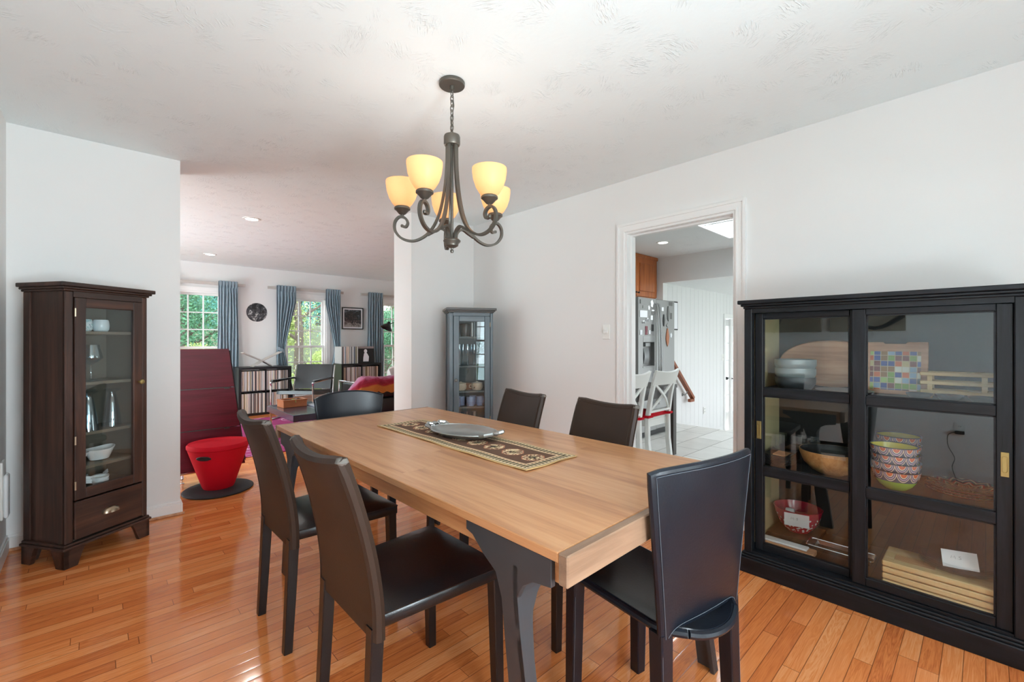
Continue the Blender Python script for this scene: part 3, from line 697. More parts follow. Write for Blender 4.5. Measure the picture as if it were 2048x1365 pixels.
# ------------------------------------------------------------------ tall glass-door cabinets (local: x along the front, y inward, z up; front face at y = -.15)
def glass_cabinet(name, label, loc, rz, wv, wh, wtop, inside, knob_side, drawer, shelves, H=1.505, w=.42, d=.30):
    t = thing(name, label, 'cabinet', loc, rz)
    x, y = w/2, d/2
    b = MB()
    for o, z0, z1 in ((.008, H-.045, H-.034), (.018, H-.034, H-.022), (.030, H-.022, H)): b.box(-x-o, -y-o, z0, x+o, y+.004, z1, .003)
    b.build('crown', wtop, t, smooth=False)
    b = MB(); b.box(-x-.016, -y-.016, .098, x+.016, y+.004, .112, .003); b.box(-x-.008, -y-.008, .112, x+.008, y, .126, .003); b.build('plinth', wh, t, smooth=False)
    for sx in (-1, 1):
        for sy in (-1, 1):
            b = MB(); k = sx*(x+.008); q = sy*(y+.008) if sy < 0 else y
            b.prism([(k, 0), (k, .098), (k-sx*.10, .098), (k-sx*.085, .07), (k-sx*.062, .0)], q, q-sy*.022, 'y', .002)
            b.prism([(q, 0), (q, .098), (q-sy*.10, .098), (q-sy*.085, .07), (q-sy*.062, .0)], k, k-sx*.022, 'x', .002)
            b.build('bracket_foot', wh, t, smooth=False)
    z0, z1 = .126, H-.045
    for sx in (-1, 1):                                            # side: posts with a recessed panel; cream lining inside
        b = MB(); k = sx*x
        b.box(min(k, k-sx*.022), -y, z0, max(k, k-sx*.022), -y+.052, z1, .004); b.box(min(k, k-sx*.022), y-.05, z0, max(k, k-sx*.022), y, z1, .003)
        b.box(min(k-sx*.008, k-sx*.018), -y+.05, z0, max(k-sx*.008, k-sx*.018), y-.05, z1); b.build('side_panel', wv, t, smooth=False)
        b = MB(); b.box(min(k-sx*.019, k-sx*.0235), -y+.045, z0, max(k-sx*.019, k-sx*.0235), y-.008, z1); b.build('side_lining', inside, t, smooth=False)
    b = MB(); b.box(-x+.022, y-.008, z0, x-.022, y, z1); b.build('back_panel', inside, t, smooth=False)
    b = MB()
    b.box(-x, -y-.002, z0, -x+.038, -y+.022, z1, .005); b.build('face_post', wv, t, smooth=False)
    b = MB(); b.box(x-.030, -y-.002, z0, x, -y+.022, z1, .005); b.build('face_post', wv, t, smooth=False)
    b = MB(); b.box(-x+.038, -y, z1-.030, x-.030, -y+.02, z1); b.build('face_rail', wh, t, smooth=False)
    zd = .340 if drawer else z0
    b = MB(); b.box(-x+.024, -y+.023, z0, x-.024, y-.009, z0+.012); b.build('bottom_board', inside, t, smooth=False)
    if drawer: b = MB(); b.box(-x+.024, -y+.023, zd+.012, x-.024, y-.009, zd+.030); b.build('shelf', inside, t, smooth=False)
    for z in shelves:
        b = MB(); b.box(-x+.024, -y+.045, z-.018, x-.024, y-.009, z, .002); b.build('shelf', inside, t, smooth=False)
    dx0, dx1, dz0, dz1 = -x+.040, x-.032, zd+.005, z1-.032
    b = MB(); f = .052
    b.box(dx0, -y-.008, dz0, dx0+f, -y+.014, dz1, .003); o = b.build('door', wv, t, smooth=False)
    b = MB(); b.box(dx1-f, -y-.008, dz0, dx1, -y+.014, dz1, .003); b.build('door_stile', wv, o, smooth=False)
    b = MB(); b.box(dx0+f, -y-.008, dz0, dx1-f, -y+.014, dz0+f+.005, .003); b.build('door_rail', wh, o, smooth=False)
    b = MB(); b.box(dx0+f, -y-.008, dz1-f, dx1-f, -y+.014, dz1, .003); b.build('door_rail', wh, o, smooth=False)
    b = MB(); b.box(dx0+f-.006, -y+.002, dz0+f, dx1-f+.006, -y+.006, dz1-f); b.build('glass', M['cglass'], o, smooth=False)
    kx = dx1-f*.4 if knob_side > 0 else dx0+f*.4
    b = MB(); b.lathe([(0, 0), (.007, .0), (.006, .010), (.013, .017), (.015, .022), (.012, .027), (0, .029)], 16, Mx=Matrix.Translation((kx, -y-.008, zd+(.61 if drawer else .70))) @ Matrix.Rotation(pi/2, 4, 'X')); b.build('knob', M['brass'] if drawer else M['iron'], o)
    hx = dx0 if knob_side > 0 else dx1
    for hz in (dz0+.08, dz0+.32, dz1-.08): b = MB(); b.cyl((hx, -y-.010, hz-.022), (hx, -y-.010, hz+.022), .0045, 8); b.build('hinge', M['bronze'], o)
    if drawer:
        b = MB(); b.box(dx0, -y-.008, z0+.010, dx1, -y+.014, zd-.004, .004); o = b.build('drawer', wh, t, smooth=False)
        b = MB(); b.surf(lambda u, v: (.042*cos(pi*u), -y-.008-.026*max(0, sin(pi*u))**.7*sin(pi*.5*v), .228+.030*max(0, sin(pi*u))**.7*cos(pi*.5*v)), 18, 8, .002); b.build('cup_pull', M['bronze'], o)
    return t
BC, BR = (-.026, 3.531, 0), radians(34.0)
BS = [.505, .690, .968, 1.250]
glass_cabinet('display_cabinet', 'tall walnut-brown glass-door cabinet with a drawer, standing in the left corner', BC, BR, M['brown'], M['brownx'], M['brownx'], M['browni'], 1, True, BS)
GC, GR = (2.668, 3.463, 0), radians(-28.1)
GS = [.380, .565, .715, .955, 1.235]
M['greyin'] = pbr('cabinet inside grey', L(104, 112, 116), .6, var=.05)
glass_cabinet('display_cabinet', 'tall grey glass-door cabinet standing in the far right corner behind the table', GC, GR, M['greyc'], M['greycx'], M['greytop'], M['greyin'], -1, False, GS)

def bp(x, y, z): return at(BC, BR, x, y, z+.0005)
def gp(x, y, z): return at(GC, GR, x, y, z+.0005)
# contents of the brown cabinet
n = NT('mottled blue glass'); n.coord(); g = n.noise(n.tc.outputs['Object'], 60, 3)
n.col(n.ramp(g, [(.4, L(150, 190, 200)), (.55, L(226, 236, 240)), (.7, L(120, 150, 165))])); n.rough(.2); M['votive'] = n.m
M['pale'] = pbr('pale blue glass', L(214, 226, 234), .15, coat=.3)
cup = [(0, 0), (.030, 0), (.037, .012), (.039, .035), (.036, .060), (.032, .068), (.030, .066), (.033, .050), (.034, .02), (.028, .008), (0, .006)]
for (x, y, m, lab) in ((-.040, -.02, 'votive', 'mottled blue glass votive cup on the top shelf of the brown cabinet'), (.040, -.03, 'pale', 'plain pale blue glass votive cup on the top shelf of the brown cabinet'), (-.124, -.02, 'pale', 'pale blue votive cup at the hinge end of the brown cabinet')):
    b = MB(); b.lathe(cup, 24); o = tag(b.build('votive_cup', M[m]), lab, 'cup', 'votive cups in the brown cabinet'); o.location = bp(x, y, BS[3])
wine = [(0, 0), (.038, .001), (.036, .004), (.008, .008), (.005, .015), (.0045, .085), (.010, .095), (.030, .108), (.052, .128), (.053, .132), (.045, .165), (.036, .205), (.0345, .205), (.043, .165), (.050, .132), (.028, .110), (0, .100)]
def wine_glass(label, loc, group):
    t = thing('wine_glass', label, 'glass', loc, 0, group)
    b = MB(); b.lathe(wine[:7]+[(0, .095)], 24); b.build('stem', M['ware'], t)
    b = MB(); b.lathe([(0, .095)]+wine[6:], 28); b.build('bowl', M['ware'], t); return t
w0 = wine_glass('wide angular wine glass on the second shelf of the brown cabinet, nearer the door', bp(-.018, -.04, BS[2]), 'wine glasses in the brown cabinet')
dup(w0, bp(-.105, .035, BS[2]), 0, 'wide angular wine glass half hidden behind the door frame of the brown cabinet')
pil = [(.046, 0), (.045, .01), (.036, .09), (.024, .170), (.018, .195), (.020, .202), (.038, .214), (.042, .220), (0, .222), (0, .205), (.015, .190), (.021, .165), (.033, .09), (.042, .01), (.043, 0), (.046, 0)]
for i, (x, y, lab) in enumerate(((-.125, .02, 'upturned footed beer glass nearest the hinge side of the brown cabinet'), (-.045, -.06, 'upturned footed beer glass at the front, second from the hinge side'), (.015, .04, 'upturned footed beer glass at the back of the third shelf'), (.105, -.020, 'upturned footed beer glass nearest the knob side of the brown cabinet'), (-.060, .095, 'upturned footed beer glass in the back left corner of the third shelf'))):
    b = MB(); b.lathe(pil, 22); o = tag(b.build('beer_glass', M['ware']), lab, 'glass', 'beer glasses in the brown cabinet'); o.location = bp(x, y, BS[1])
t = thing('divided_dish', 'white boat-shaped divided dish on the fourth shelf of the brown cabinet', 'dish', bp(-.030, -.02, BS[0]), BR)
for s in (-1, 1):
    b = MB(); b.surf(lambda u, v: ((.068*s+(.072*cos(2*pi*u))*(.62+.38*v)), .060*sin(2*pi*u)*(.6+.4*v), .006+.058*v+.012*v*abs(cos(2*pi*u))*max(0, s*cos(2*pi*u))), 28, 5, .004)
    b.lathe([(0, .004), (.60, .004), (.62, .009), (0, .009)], 28, (.068*s, 0, 0), .072, .0588); b.build('dish_well', M['porc'], t)
def spoon_dish(label, loc, rz):
    t = thing('small_dish', label, 'dish', loc, rz, 'small white dishes in the brown cabinet')
    b = MB(); b.lathe([(0, 0), (.026, 0), (.036, .016), (.040, .034), (.038, .034), (.033, .016), (.024, .004), (0, .003)], 22); b.build('bowl', M['porc'], t)
    b = MB(); b.bar((.034, 0, .030), (.075, 0, .040), .022, .005); b.build('handle', M['porc'], t); return t
zb = .370
s0 = spoon_dish('small white handled dish at the front near the hinge side', bp(-.140, -.085, zb), BR+.4)
for x, y, z, r, lab in ((-.135, .00, zb, .2, 'small white handled dish at the back near the hinge side'), (-.050, .02, zb, .3, 'small white handled dish in the middle at the back'), (.005, -.075, zb, 2.9, 'small white handled dish at the front right'), (.062, .01, zb, .5, 'small white handled dish at the back right')):
    dup(s0, bp(x, y, z), BR+r, lab+' of the brown cabinet')
s0['label'] += ' of the brown cabinet'
t = dup(s0, bp(.005, -.075, zb+.0165), BR+2.7, 'small white handled dish nested on top of the front right one in the brown cabinet')

# contents of the grey cabinet
M['mugb'] = pbr('pale blue stoneware', L(150, 168, 206), .3, var=.08); n = NT('cream crackle glaze'); n.coord(); g = n.noise(n.tc.outputs['Object'], 38, 3)
n.col(n.ramp(g, [(.40, L(228, 214, 196)), (.66, L(216, 198, 176)), (.70, L(70, 56, 48))])); n.rough(.3); M['crackle'] = n.m
b = MB(); b.lathe([(0, 0), (.045, 0), (.052, .03), (.056, .09), (.050, .125), (.044, .128), (.046, .12), (.050, .09), (0, .02)], 20); o = tag(b.build('brown_vase', pbr('dark brown glaze', L(74, 64, 58), .25)), 'dark brown round vase on the top shelf of the grey cabinet', 'vase'); o.location = gp(-.03, .04, GS[4])
b = MB(); b.lathe([(0, 0), (.018, 0), (.018, .135), (.014, .138), (0, .138)], 16); o = tag(b.build('steel_tumbler', M['steel']), 'slim shiny metal tumbler in front of the brown vase in the grey cabinet', 'tumbler'); o.location = gp(.028, -.02, GS[4])
flute = [(0, 0), (.030, .001), (.028, .003), (.006, .008), (.004, .08), (.010, .095), (.020, .13), (.021, .16), (.018, .205), (.0165, .205), (.019, .16), (.018, .13), (0, .096)]
for i, (x, y) in enumerate(((-.10, -.03), (-.055, .02), (-.02, -.04), (.03, .03), (.045, -.045), (-.075, .07))):
    w = ('front left', 'middle left', 'front middle', 'back right', 'front right', 'back left')[i]
    b = MB(); b.lathe(flute, 18); o = tag(b.build('champagne_flute', M['ware']), 'slim champagne flute, %s of the group in the grey cabinet' % w, 'glass', 'champagne flutes in the grey cabinet'); o.location = gp(x, y, GS[3])
b = MB(); b.lathe([(0, 0), (.022, 0), (.022, .05), (.014, .075), (.006, .10), (.010, .112), (0, .118)], 16); o = tag(b.build('glass_stopper_bottle', M['ware']), 'small clear stoppered bottle behind the left cream pot in the grey cabinet', 'bottle'); o.location = gp(-.10, .04, GS[2])
for x, lab in ((-.085, 'cream crackle-glazed lidded pot on the left of the grey cabinet shelf'), (.075, 'cream crackle-glazed lidded pot on the right of the grey cabinet shelf')):
    t = thing('lidded_pot', lab, 'pot', gp(x, -.03, GS[2]), GR, 'cream pots in the grey cabinet')
    b = MB(); b.lathe([(0, 0), (.042, 0), (.054, .018), (.057, .04), (.050, .064), (.046, .066), (.05, .04), (0, .01)], 24); b.build('pot', M['crackle'], t)
    b = MB(); b.lathe([(.053, .064), (.054, .069), (.035, .074), (.012, .077), (.012, .083), (0, .085), (0, .064), (.053, .064)], 24); b.build('lid', M['crackle'], t)
    b = MB(); b.tube([(-.054, 0, .05), (-.076, 0, .048), (-.074, 0, .025), (-.056, 0, .022)], .005, 8); b.build('handle', M['crackle'], t)
b = MB(); b.lathe([(0, 0), (.05, 0), (.062, .05), (.064, .058), (.060, .058), (0, .012)], 24); o = tag(b.build('serving_bowl', pbr('terracotta bowl', L(166, 116, 88), .5)), 'brown bowl between the two cream pots in the grey cabinet', 'bowl'); o.location = gp(-.005, .055, GS[2])
def mug(label, loc, rz):
    t = thing('mug', label, 'mug', loc, rz, 'pale blue mugs in the grey cabinet')
    b = MB(); b.lathe([(0, 0), (.034, 0), (.036, .01), (.036, .082), (.035, .086), (.032, .086), (.032, .012), (0, .008)], 22); b.build('cup', M['mugb'], t)
    b = MB(); b.tube([(.034, 0, .070), (.052, 0, .068), (.058, 0, .045), (.050, 0, .022), (.034, 0, .018)], .005, 8); b.build('handle', M['mugb'], t); return t
m0 = mug('pale blue mug leftmost on the lower shelf of the grey cabinet', gp(-.130, -.06, GS[1]), GR+2)
for x, y, r, lab in ((-.075, .01, 1.2, 'pale blue mug second from the left, set back'), (.005, -.055, 4.2, 'pale blue mug in the front middle'), (.045, .03, 1.0, 'pale blue mug set back right of the middle'), (.105, -.04, 5.2, 'pale blue mug half behind the dining chair')):
    dup(m0, gp(x, y, GS[1]), GR+r, lab+', lower shelf of the grey cabinet')
for i, x in enumerate((-.10, -.03, .05)):
    b = MB(); b.lathe([(0, 0), (.028, 0), (.030, .09), (.031, .125), (.029, .125), (.027, .01), (0, .008)], 18); o = tag(b.build('tumbler', M['ware']), 'clear tumbler %s on the lowest shelf of the grey cabinet' % ('at the left', 'in the middle', 'at the right')[i], 'glass', 'tumblers in the grey cabinet'); o.location = gp(x, -.02, GS[0])

# ------------------------------------------------------------------ black display cabinet with sliding doors
HL = (2.47, .38, 0)
t = thing('sliding_door_cabinet', 'wide low black cabinet with two sliding glass doors against the right wall', 'cabinet', HL)
HB = lambda: MB(HL)
b = HB()
for o, z0, z1 in ((.004, 1.362, 1.374), (.014, 1.374, 1.386), (.026, 1.386, 1.406)): b.box(2.474-o, -.108-o, z0, 2.972, .864+o, z1, .003)
b.build('crown', M['hutchx'], t, smooth=False)
b = HB(); b.box(2.448, -.134, 0, 2.972, .888, .078, .003); b.box(2.456, -.126, .078, 2.972, .880, .089, .003); b.box(2.464, -.118, .089, 2.972, .872, .100, .003); b.build('plinth', M['hutchx'], t, smooth=False)
for y0, y1, c0, c1 in ((.842, .864, .8365, .8418), (-.108, -.086, -.0858, -.0805)):
    b = HB(); b.box(2.519 if y0 > 0 else 2.547, y0, .100, 2.966, y1, 1.362); b.build('side_panel', M['hutch'], t, smooth=False)
    b = HB(); b.box(2.548, c0, .130, 2.952, c1, 1.338); o = b.build('side_lining', M['cream'], t, smooth=False); o['label'] = 'cream inner side'
b = HB(); b.box(2.953, -.086, .100, 2.966, .842, 1.362); b.build('back_panel', M['backp'], t, smooth=False)
for q0, q1 in ((.828, .864), (-.108, -.072)): b = HB(); b.box(2.474, q0, .100, 2.5185 if q0 > 0 else 2.5465, q1, 1.362, .003); b.build('face_post', M['hutch'], t, smooth=False)
for q0, q1 in ((1.340, 1.362), (.100, .110)): b = HB(); b.box(2.478, -.072, q0, 2.545, .828, q1); b.build('door_track', M['hutchx'], t, smooth=False)
b = HB(); b.box(2.546, -.086, 1.340, 2.953, .842, 1.362); b.build('top_board', M['hutchx'], t, smooth=False)
HZ = [.130, .530, .940]
for z in HZ:
    b = HB(); b.box(2.548, -.080, z-.020, 2.952, .836, z, .002); b.build('shelf' if z > .2 else 'bottom_board', M['hutchx'], t, smooth=False)
for lab, x0, y0, y1, px in (('left', 2.520, .390, .827, .808), ('right', 2.488, -.071, .414, -.049)):
    b = HB(); f = .037; x1 = x0+.022; za, zb = .111, 1.339
    b.box(x0, y0, za, x1, y0+(f if lab == 'left' else .045), zb, .003); ym = y0+(f if lab == 'left' else .045)
    yn = y1-(f if lab == 'left' else .050); o = b.build('sliding_door', M['hutch'], t, smooth=False)
    b = HB(); b.box(x0, yn, za, x1, y1, zb, .003); b.build('door_stile', M['hutch'], o, smooth=False)
    Z = [(za, .146), (.502, .546), (.912, .952), (1.312, zb)]
    for q0, q1 in Z: b = HB(); b.box(x0, ym, q0, x1, yn, q1, .002); b.build('door_rail', M['hutchx'], o, smooth=False)
    for (p0, p1), (q0, q1) in zip(Z, Z[1:]):                       # thin inner bead round each pane
        b = HB(); b.box(x0+.005, ym, p1, x1-.005, ym+.006, q0); b.box(x0+.005, yn-.006, p1, x1-.005, yn, q0); b.box(x0+.005, ym, p1, x1-.005, yn, p1+.006); b.box(x0+.005, ym, q0-.006, x1-.005, yn, q0)
        b.build('pane_bead', M['hutchx'], o, smooth=False)
        b = HB(); b.box(x0+.009, ym-.004, p1-.004, x0+.013, yn+.004, q0+.004); b.build('glass', M['hglass'], o, smooth=False)
    b = HB(); zc = .733
    b.prism([(px-.011, zc-.046), (px+.011, zc-.046), (px+.011, zc+.046), (px-.011, zc+.046)], x0-.003, x0-.0005, 'x', .001)
    for k in range(1): b.tube([(x0-.0035, px+.0065*cos(a)*(1), zc+.030*(1 if sin(a) > 0 else -1)*(.78+.22*abs(sin(a)))) for a in [2*pi*i/28+.01 for i in range(28)]], .0016, 6, True)
    b.build('recessed_pull', M['brass'], o, smooth=False)
# ------------------------------------------------------------------ things inside the black display cabinet
Z0, Z1, Z2 = HZ[0]+.0006, HZ[1]+.0006, HZ[2]+.0006
M['greybowl'] = pbr('grey stoneware', L(138, 146, 148), .3, var=.05); M['charc'] = pbr('charcoal stoneware', L(58, 62, 66), .35)
def sqbowl(b, r, h, z):                                            # rounded-square bowl
    def f(u, v):
        a = 2*pi*u; q = (abs(cos(a))**3.2+abs(sin(a))**3.2)**(-1/3.2); k = (.70+.30*min(1, v*1.8)**.6)
        return (r*q*k*cos(a), r*q*k*sin(a), z+h*v)
    b.surf(f, 36, 8, .006); b.lathe([(0, z+.004), (r*.74, z+.004), (r*.74, z), (0, z)], 28)
for i, lab in enumerate(('reflection-darkened square bowl at the bottom of the grey stack in the black cabinet', 'grey square bowl in the middle of the stack in the black cabinet', 'grey square bowl on top of the stack in the black cabinet')):
    b = MB(); sqbowl(b, .088, .066, 0); o = tag(b.build('square_bowl', M['charc' if i == 0 else 'greybowl'], None, 50), lab, 'bowl', 'stacked square bowls'); o.location = (2.715, .695, Z2+i*.046); o.rotation_euler = (0, 0, .35+i*.06)  # bottom bowl's dark colour stands for a reflection in the door glass
b = MB(); b.lathe([(0, -.009), (.98, -.009), (1, -.003), (1, .003), (.98, .009), (0, .009)], 56, (0, 0, 0), .130, .245, Matrix.Rotation(radians(78), 4, 'Y') @ Matrix.Scale(1, 4))
o = tag(b.build('oval_serving_board', M['acacia']), 'oval pale wooden serving board leaning at the back behind the grey bowls', 'board'); o.location = (2.905, .575, Z2+.131)
n = NT('mosaic tiles'); c = n.coord(); s = .0265
ty, tz = (c[1]/s), (c[2]/s); rn = n.white(ty.floor(), tz.floor(), 4.4)
cc = n.ramp(rn, [(0, L(64, 84, 150)), (.12, L(206, 108, 76)), (.24, L(128, 164, 84)), (.36, L(226, 226, 214)), (.48, L(122, 66, 66)), (.58, L(150, 112, 72)), (.68, L(148, 178, 206)), (.78, L(206, 190, 140)), (.88, L(70, 76, 82)), (.94, L(172, 196, 120))], True)
gr = (ty.fr()-.5).ab().mx((tz.fr()-.5).ab()).gt(.45); n.col(n.mix(gr, cc, L(214, 196, 168))); n.rough(.25); M['mosaic'] = n.m
t = thing('mosaic_board', 'wooden tray board set with coloured mosaic tiles leaning in the black cabinet', 'board', (2.80, .300, Z2), 0)
Rm = Matrix.Rotation(radians(8), 4, 'Y')
b = MB(); b.prism([(-.118, 0), (.118, 0), (.118, .252), (.045, .252), (.038, .244), (-.038, .244), (-.045, .252), (-.118, .252)], -.006, .010, 'x', .002, Rm); b.build('board', M['acacia'], t, smooth=False)
b = MB(); b.box(-.0085, -.093, .02, -.006, .093, .2052, Mx=Rm); b.build('tile_inlay', M['mosaic'], t, smooth=False)
t = thing('bamboo_rack', 'slatted pale bamboo rack on the right of the upper shelf in the black cabinet', 'rack', (2.800, .088, Z2), 0)
for z in (.020, .060, .100):
    for x in (-.05, .05):
        b = MB(); b.box(x-.007, -.118, z, x+.007, .118, z+.016, .002); b.build('slat', M['bamboo'], t, smooth=False)
for y in (-.085, .085):
    b = MB()
    for x in (-.05, .05): b.box(x-.006, y-.009, 0, x+.006, y+.009, .100, .001)
    for z in (.030, .070): b.box(-.05, y-.006, z, .05, y+.006, z+.008)
    b.build('post', M['bamboo'], t, smooth=False)
for i, (y, lab) in enumerate(((.200, 'small charcoal bowl left of three at the front of the upper shelf'), (.105, 'small charcoal bowl in the middle of three at the front of the upper shelf'), (.008, 'small charcoal bowl right of three at the front of the upper shelf'))):
    b = MB(); b.lathe([(0, 0), (.025, 0), (.043, .020), (.045, .028), (.042, .028), (.024, .005), (0, .004)], 24); o = tag(b.build('small_bowl', M['charc']), lab, 'bowl', 'small charcoal bowls'); o.location = (2.640, y, Z2)
b = MB(); b.lathe([(0, 0), (.075, 0), (.115, .010), (.118, .014), (.112, .014), (.072, .004), (0, .003)], 36); o = tag(b.build('platter', M['greybowl']), 'grey platter lying on the upper shelf in front of the oval board', 'platter'); o.location = (2.70, .480, Z2)
# middle shelf
for i in range(8):
    b = MB(); b.surf(lambda u, v: ((u-.5)*.165, (v-.5)*.125, .006+.10*abs(v-.5)**3+.08*abs(u-.5)**3), 8, 8, .004); b.box(-.05, -.04, 0, .05, .04, .005)
    w = ('bottom', 'second', 'third', 'fourth', 'fifth', 'sixth', 'seventh', 'top')[i]
    o = tag(b.build('square_plate', M['black'], None, 60), 'black square plate, %s of the stack in the black cabinet' % (w+('' if i in (0, 7) else ' from the bottom')), 'plate', 'stacked black plates'); o.location = (2.675, .752, Z1+i*.0066)
b = MB(); b.box(-.05, -.030, 0, .05, .030, .006, .001, 1, Matrix.Translation((0, 0, .004)) @ Matrix.Rotation(.06, 4, 'X')); o = tag(b.build('wooden_coaster', M['acacia'], smooth=False), 'square wooden coaster lying on the stack of black plates', 'coaster'); o.location = (2.675, .745, Z1+.056)
M['acry'] = glass_pane('clear acrylic', .10, (.96, .98, .98, 1))
t = thing('acrylic_holder', 'clear acrylic holder standing behind the black plates', 'holder', (2.80, .705, Z1))
b = MB(); b.box(-.03, -.10, 0, .03, .10, .006); b.build('base', M['acry'], t, smooth=False)
for x in (-.028, .022):
    b = MB(); b.box(x, -.10, .006, x+.006, .10, .15, .002); b.build('side', M['acry'], t, smooth=False)
t = thing('salad_bowl', 'big turned wooden salad bowl with a black inside on the middle shelf', 'bowl', (2.690, .527, Z1))
b = MB(); b.lathe([(0, 0), (.050, 0), (.085, .018), (.120, .055), (.137, .100), (.139, .118), (.135, .118)], 44); b.build('bowl', M['bowlw'], t)
b = MB(); b.lathe([(.1352, .1182), (.131, .098), (.114, .056), (.080, .022), (.045, .010), (0, .009)], 44); b.build('lining', M['black'], t)
pc = [(0, L(240, 226, 200)), (.10, L(206, 104, 72)), (.42, L(238, 226, 206)), (.50, L(64, 70, 96)), (.58, L(184, 160, 178)), (.72, L(52, 60, 84)), (.80, L(218, 190, 170)), (.90, L(70, 76, 96))]
M['majol'] = pattern_mat('scalloped majolica', None, pc, 15.0); M['yellow'] = pbr('yellow glaze', L(222, 204, 62), .2, coat=.3); M['green'] = pbr('lime glaze', L(150, 186, 66), .2, coat=.3); M['navyrim'] = pbr('navy rim', L(38, 42, 58), .3)
bw = [(0, 0), (.040, 0), (.045, .004), (.062, .020), (.076, .043)]
def majolica(label, loc, tilt=0):
    t = thing('painted_bowl', label, 'bowl', loc, 0, 'stacked painted bowls'); t.rotation_euler = (tilt, 0, 0)
    b = MB(); b.lathe(bw, 36); b.build('base', M['green'], t)
    b = MB(); b.lathe([(.076, .043), (.083, .066), (.086, .084)], 36); b.build('painted_band', M['majol'], t)
    b = MB(); b.lathe([(.086, .084), (.0865, .088), (.083, .088), (.0825, .084)], 36); b.build('rim', M['navyrim'], t)
    b = MB(); b.lathe([(.0826, .084), (.078, .060), (.062, .030), (.040, .010), (0, .008)], 36); b.build('lining', M['yellow'], t)
    return t
q0 = majolica('painted bowl with a lime base at the bottom of the stack', (2.640, .279, Z1))
for i, lab in enumerate(('painted bowl, second from the bottom of the stack', 'painted bowl, third from the bottom of the stack', 'painted bowl with a bright yellow inside, on top of the front stack')):
    dup(q0, (2.640-.003*i, .279+.003*i, Z1+(i+1)*.036), .5*(i+1), lab)
dup(q0, (2.822, .289, Z1), 1.1, 'painted bowl at the bottom of the stack behind')
for i, w in enumerate(('second from the bottom', 'third from the bottom')): dup(q0, (2.822, .289, Z1+(i+1)*.042), .7*(i+1), 'painted bowl %s of the stack behind' % w)
dup(q0, (2.822, .289, Z1+.126), .3, 'painted yellow-lined bowl on top of the stack behind')
n = NT('painted platter'); c = n.coord(); d = (c[0]*c[0]+c[1]*c[1]).pw(.5); an = c[0].op('ARCTAN2', c[1])*(7.0/pi)
w = d*17.0+((an.fr()-.5).ab())*.9+n.noise(n.tc.outputs['Object'], 14, 2)*.4
n.col(n.ramp(w.fr(), [(0, L(52, 60, 74)), (.25, L(196, 172, 140)), (.4, L(118, 40, 58)), (.55, L(92, 112, 112)), (.72, L(200, 186, 166)), (.86, L(156, 66, 74))], True)); n.rough(.22); M['platt'] = n.m
M['wine'] = pbr('wine red glaze', L(112, 26, 44), .2, coat=.3)
for i, lab in enumerate(('dark red painted plate at the bottom of the plate stack', 'dark red painted plate in the middle of the plate stack', 'dark red painted plate on top of the plate stack')):
    t = thing('painted_plate', lab, 'plate', (2.745, .060, Z1+i*.011), i*.4, 'stacked painted plates')
    b = MB(); b.lathe([(0, 0), (.080, 0), (.128, .015), (.131, .019), (.128, .0192)], 44); b.build('plate', M['wine'], t)
    b = MB(); b.lathe([(.128, .0192), (.098, .0125), (.080, .006), (0, .0055)], 44); b.build('painted_face', M['platt'], t)
# bottom board
M['redb'] = pbr('red enamel', L(178, 26, 54), .22, coat=.3)
n = NT('red bowl with white flowers'); c = n.coord(); vo = n.new('ShaderNodeTexVoronoi'); vo.inputs['Scale'].default_value = 55; n.link(n.tc.outputs['Object'], vo.inputs['Vector'])
n.col(n.mix(X(n.t, vo.outputs[0]).lt(.34)*c[2].lt(.095)*c[2].gt(.012), L(178, 26, 54), L(240, 232, 232))); n.rough(.22); M['redfl'] = n.m
t = thing('red_bowl', 'red bowl with white flower pattern on the bottom board of the black cabinet', 'bowl', (2.828, .710, Z0+.022))
b = MB(); b.lathe([(0, 0), (.054, 0), (.060, .008), (.091, .045), (.109, .097), (.116, .127)], 40); b.build('bowl', M['redfl'], t)
b = MB(); b.lathe([(.116, .127), (.112, .128), (.105, .097), (.086, .048), (.052, .014), (0, .012)], 40); b.build('lining', M['redb'], t)
b = MB(); b.box(-.12, -.110, 0, .12, .110, .021, .002); o = tag(b.build('slate_board', M['espresso'], smooth=False), 'thin dark board lying under the red bowl in the black cabinet', 'board'); o.location = (2.822, .712, Z0)
t = thing('whisk', 'red wire whisk with a white head lying in the red bowl', 'whisk', (2.828, .715, Z0+.115))
b = MB(); b.lathe([(0, -.022), (.012, -.02), (.015, 0), (.012, .02), (0, .022)], 14, Mx=Matrix.Translation((-.045, .020, .0185)) @ Matrix.Rotation(pi/2, 4, 'X')); b.build('handle_end', M['porc'], t)
b = MB()
for k in range(6):
    a = pi*k/6; P = [Vector((-.045+.0, .0-.005*0, .018))]
    P = [(-.040+.030*cos(a)*sin(pi*s/12), -.003-.078*(s/12 if s < 7 else (12-s)/12*1.0)*1.15, .018+.022*sin(a)*sin(pi*s/12)+.004) for s in range(13)]
    b.tube(P, .0013, 5)
b.build('wire_loops', M['redb'], t)
def card(label, loc, R, w, h, lw):
    t = thing('note_card', label, 'card', loc, 0, 'white note cards'); t.rotation_euler = R
    b = MB(); b.box(-.0004, -w/2, 0, .0004, w/2, h); b.build('card', M['paper'], t, smooth=False)
    b = MB(); k = lw; zc = h*.60; y0 = .012
    S = [[(k*.9, -.5), (k*.75, .5), (k*.45, -.2), (k*.15, .55), (0, -.5)], [(-k*.32, -.45), (-k*.36, -.40)], [(-k*1.15, .42), (-k*.95, .52), (-k*.72, .38), (-k*.78, .12), (-k*1.02, -.05), (-k*1.12, -.30), (-k*.92, -.5), (-k*.62, -.40)]]
    for s in S: b.tube([(-.0007, y0+p*1.0, zc+q*k*.75) for p, q in s], .00055, 5)
    b.build('handwriting', M['ink'], t); return t
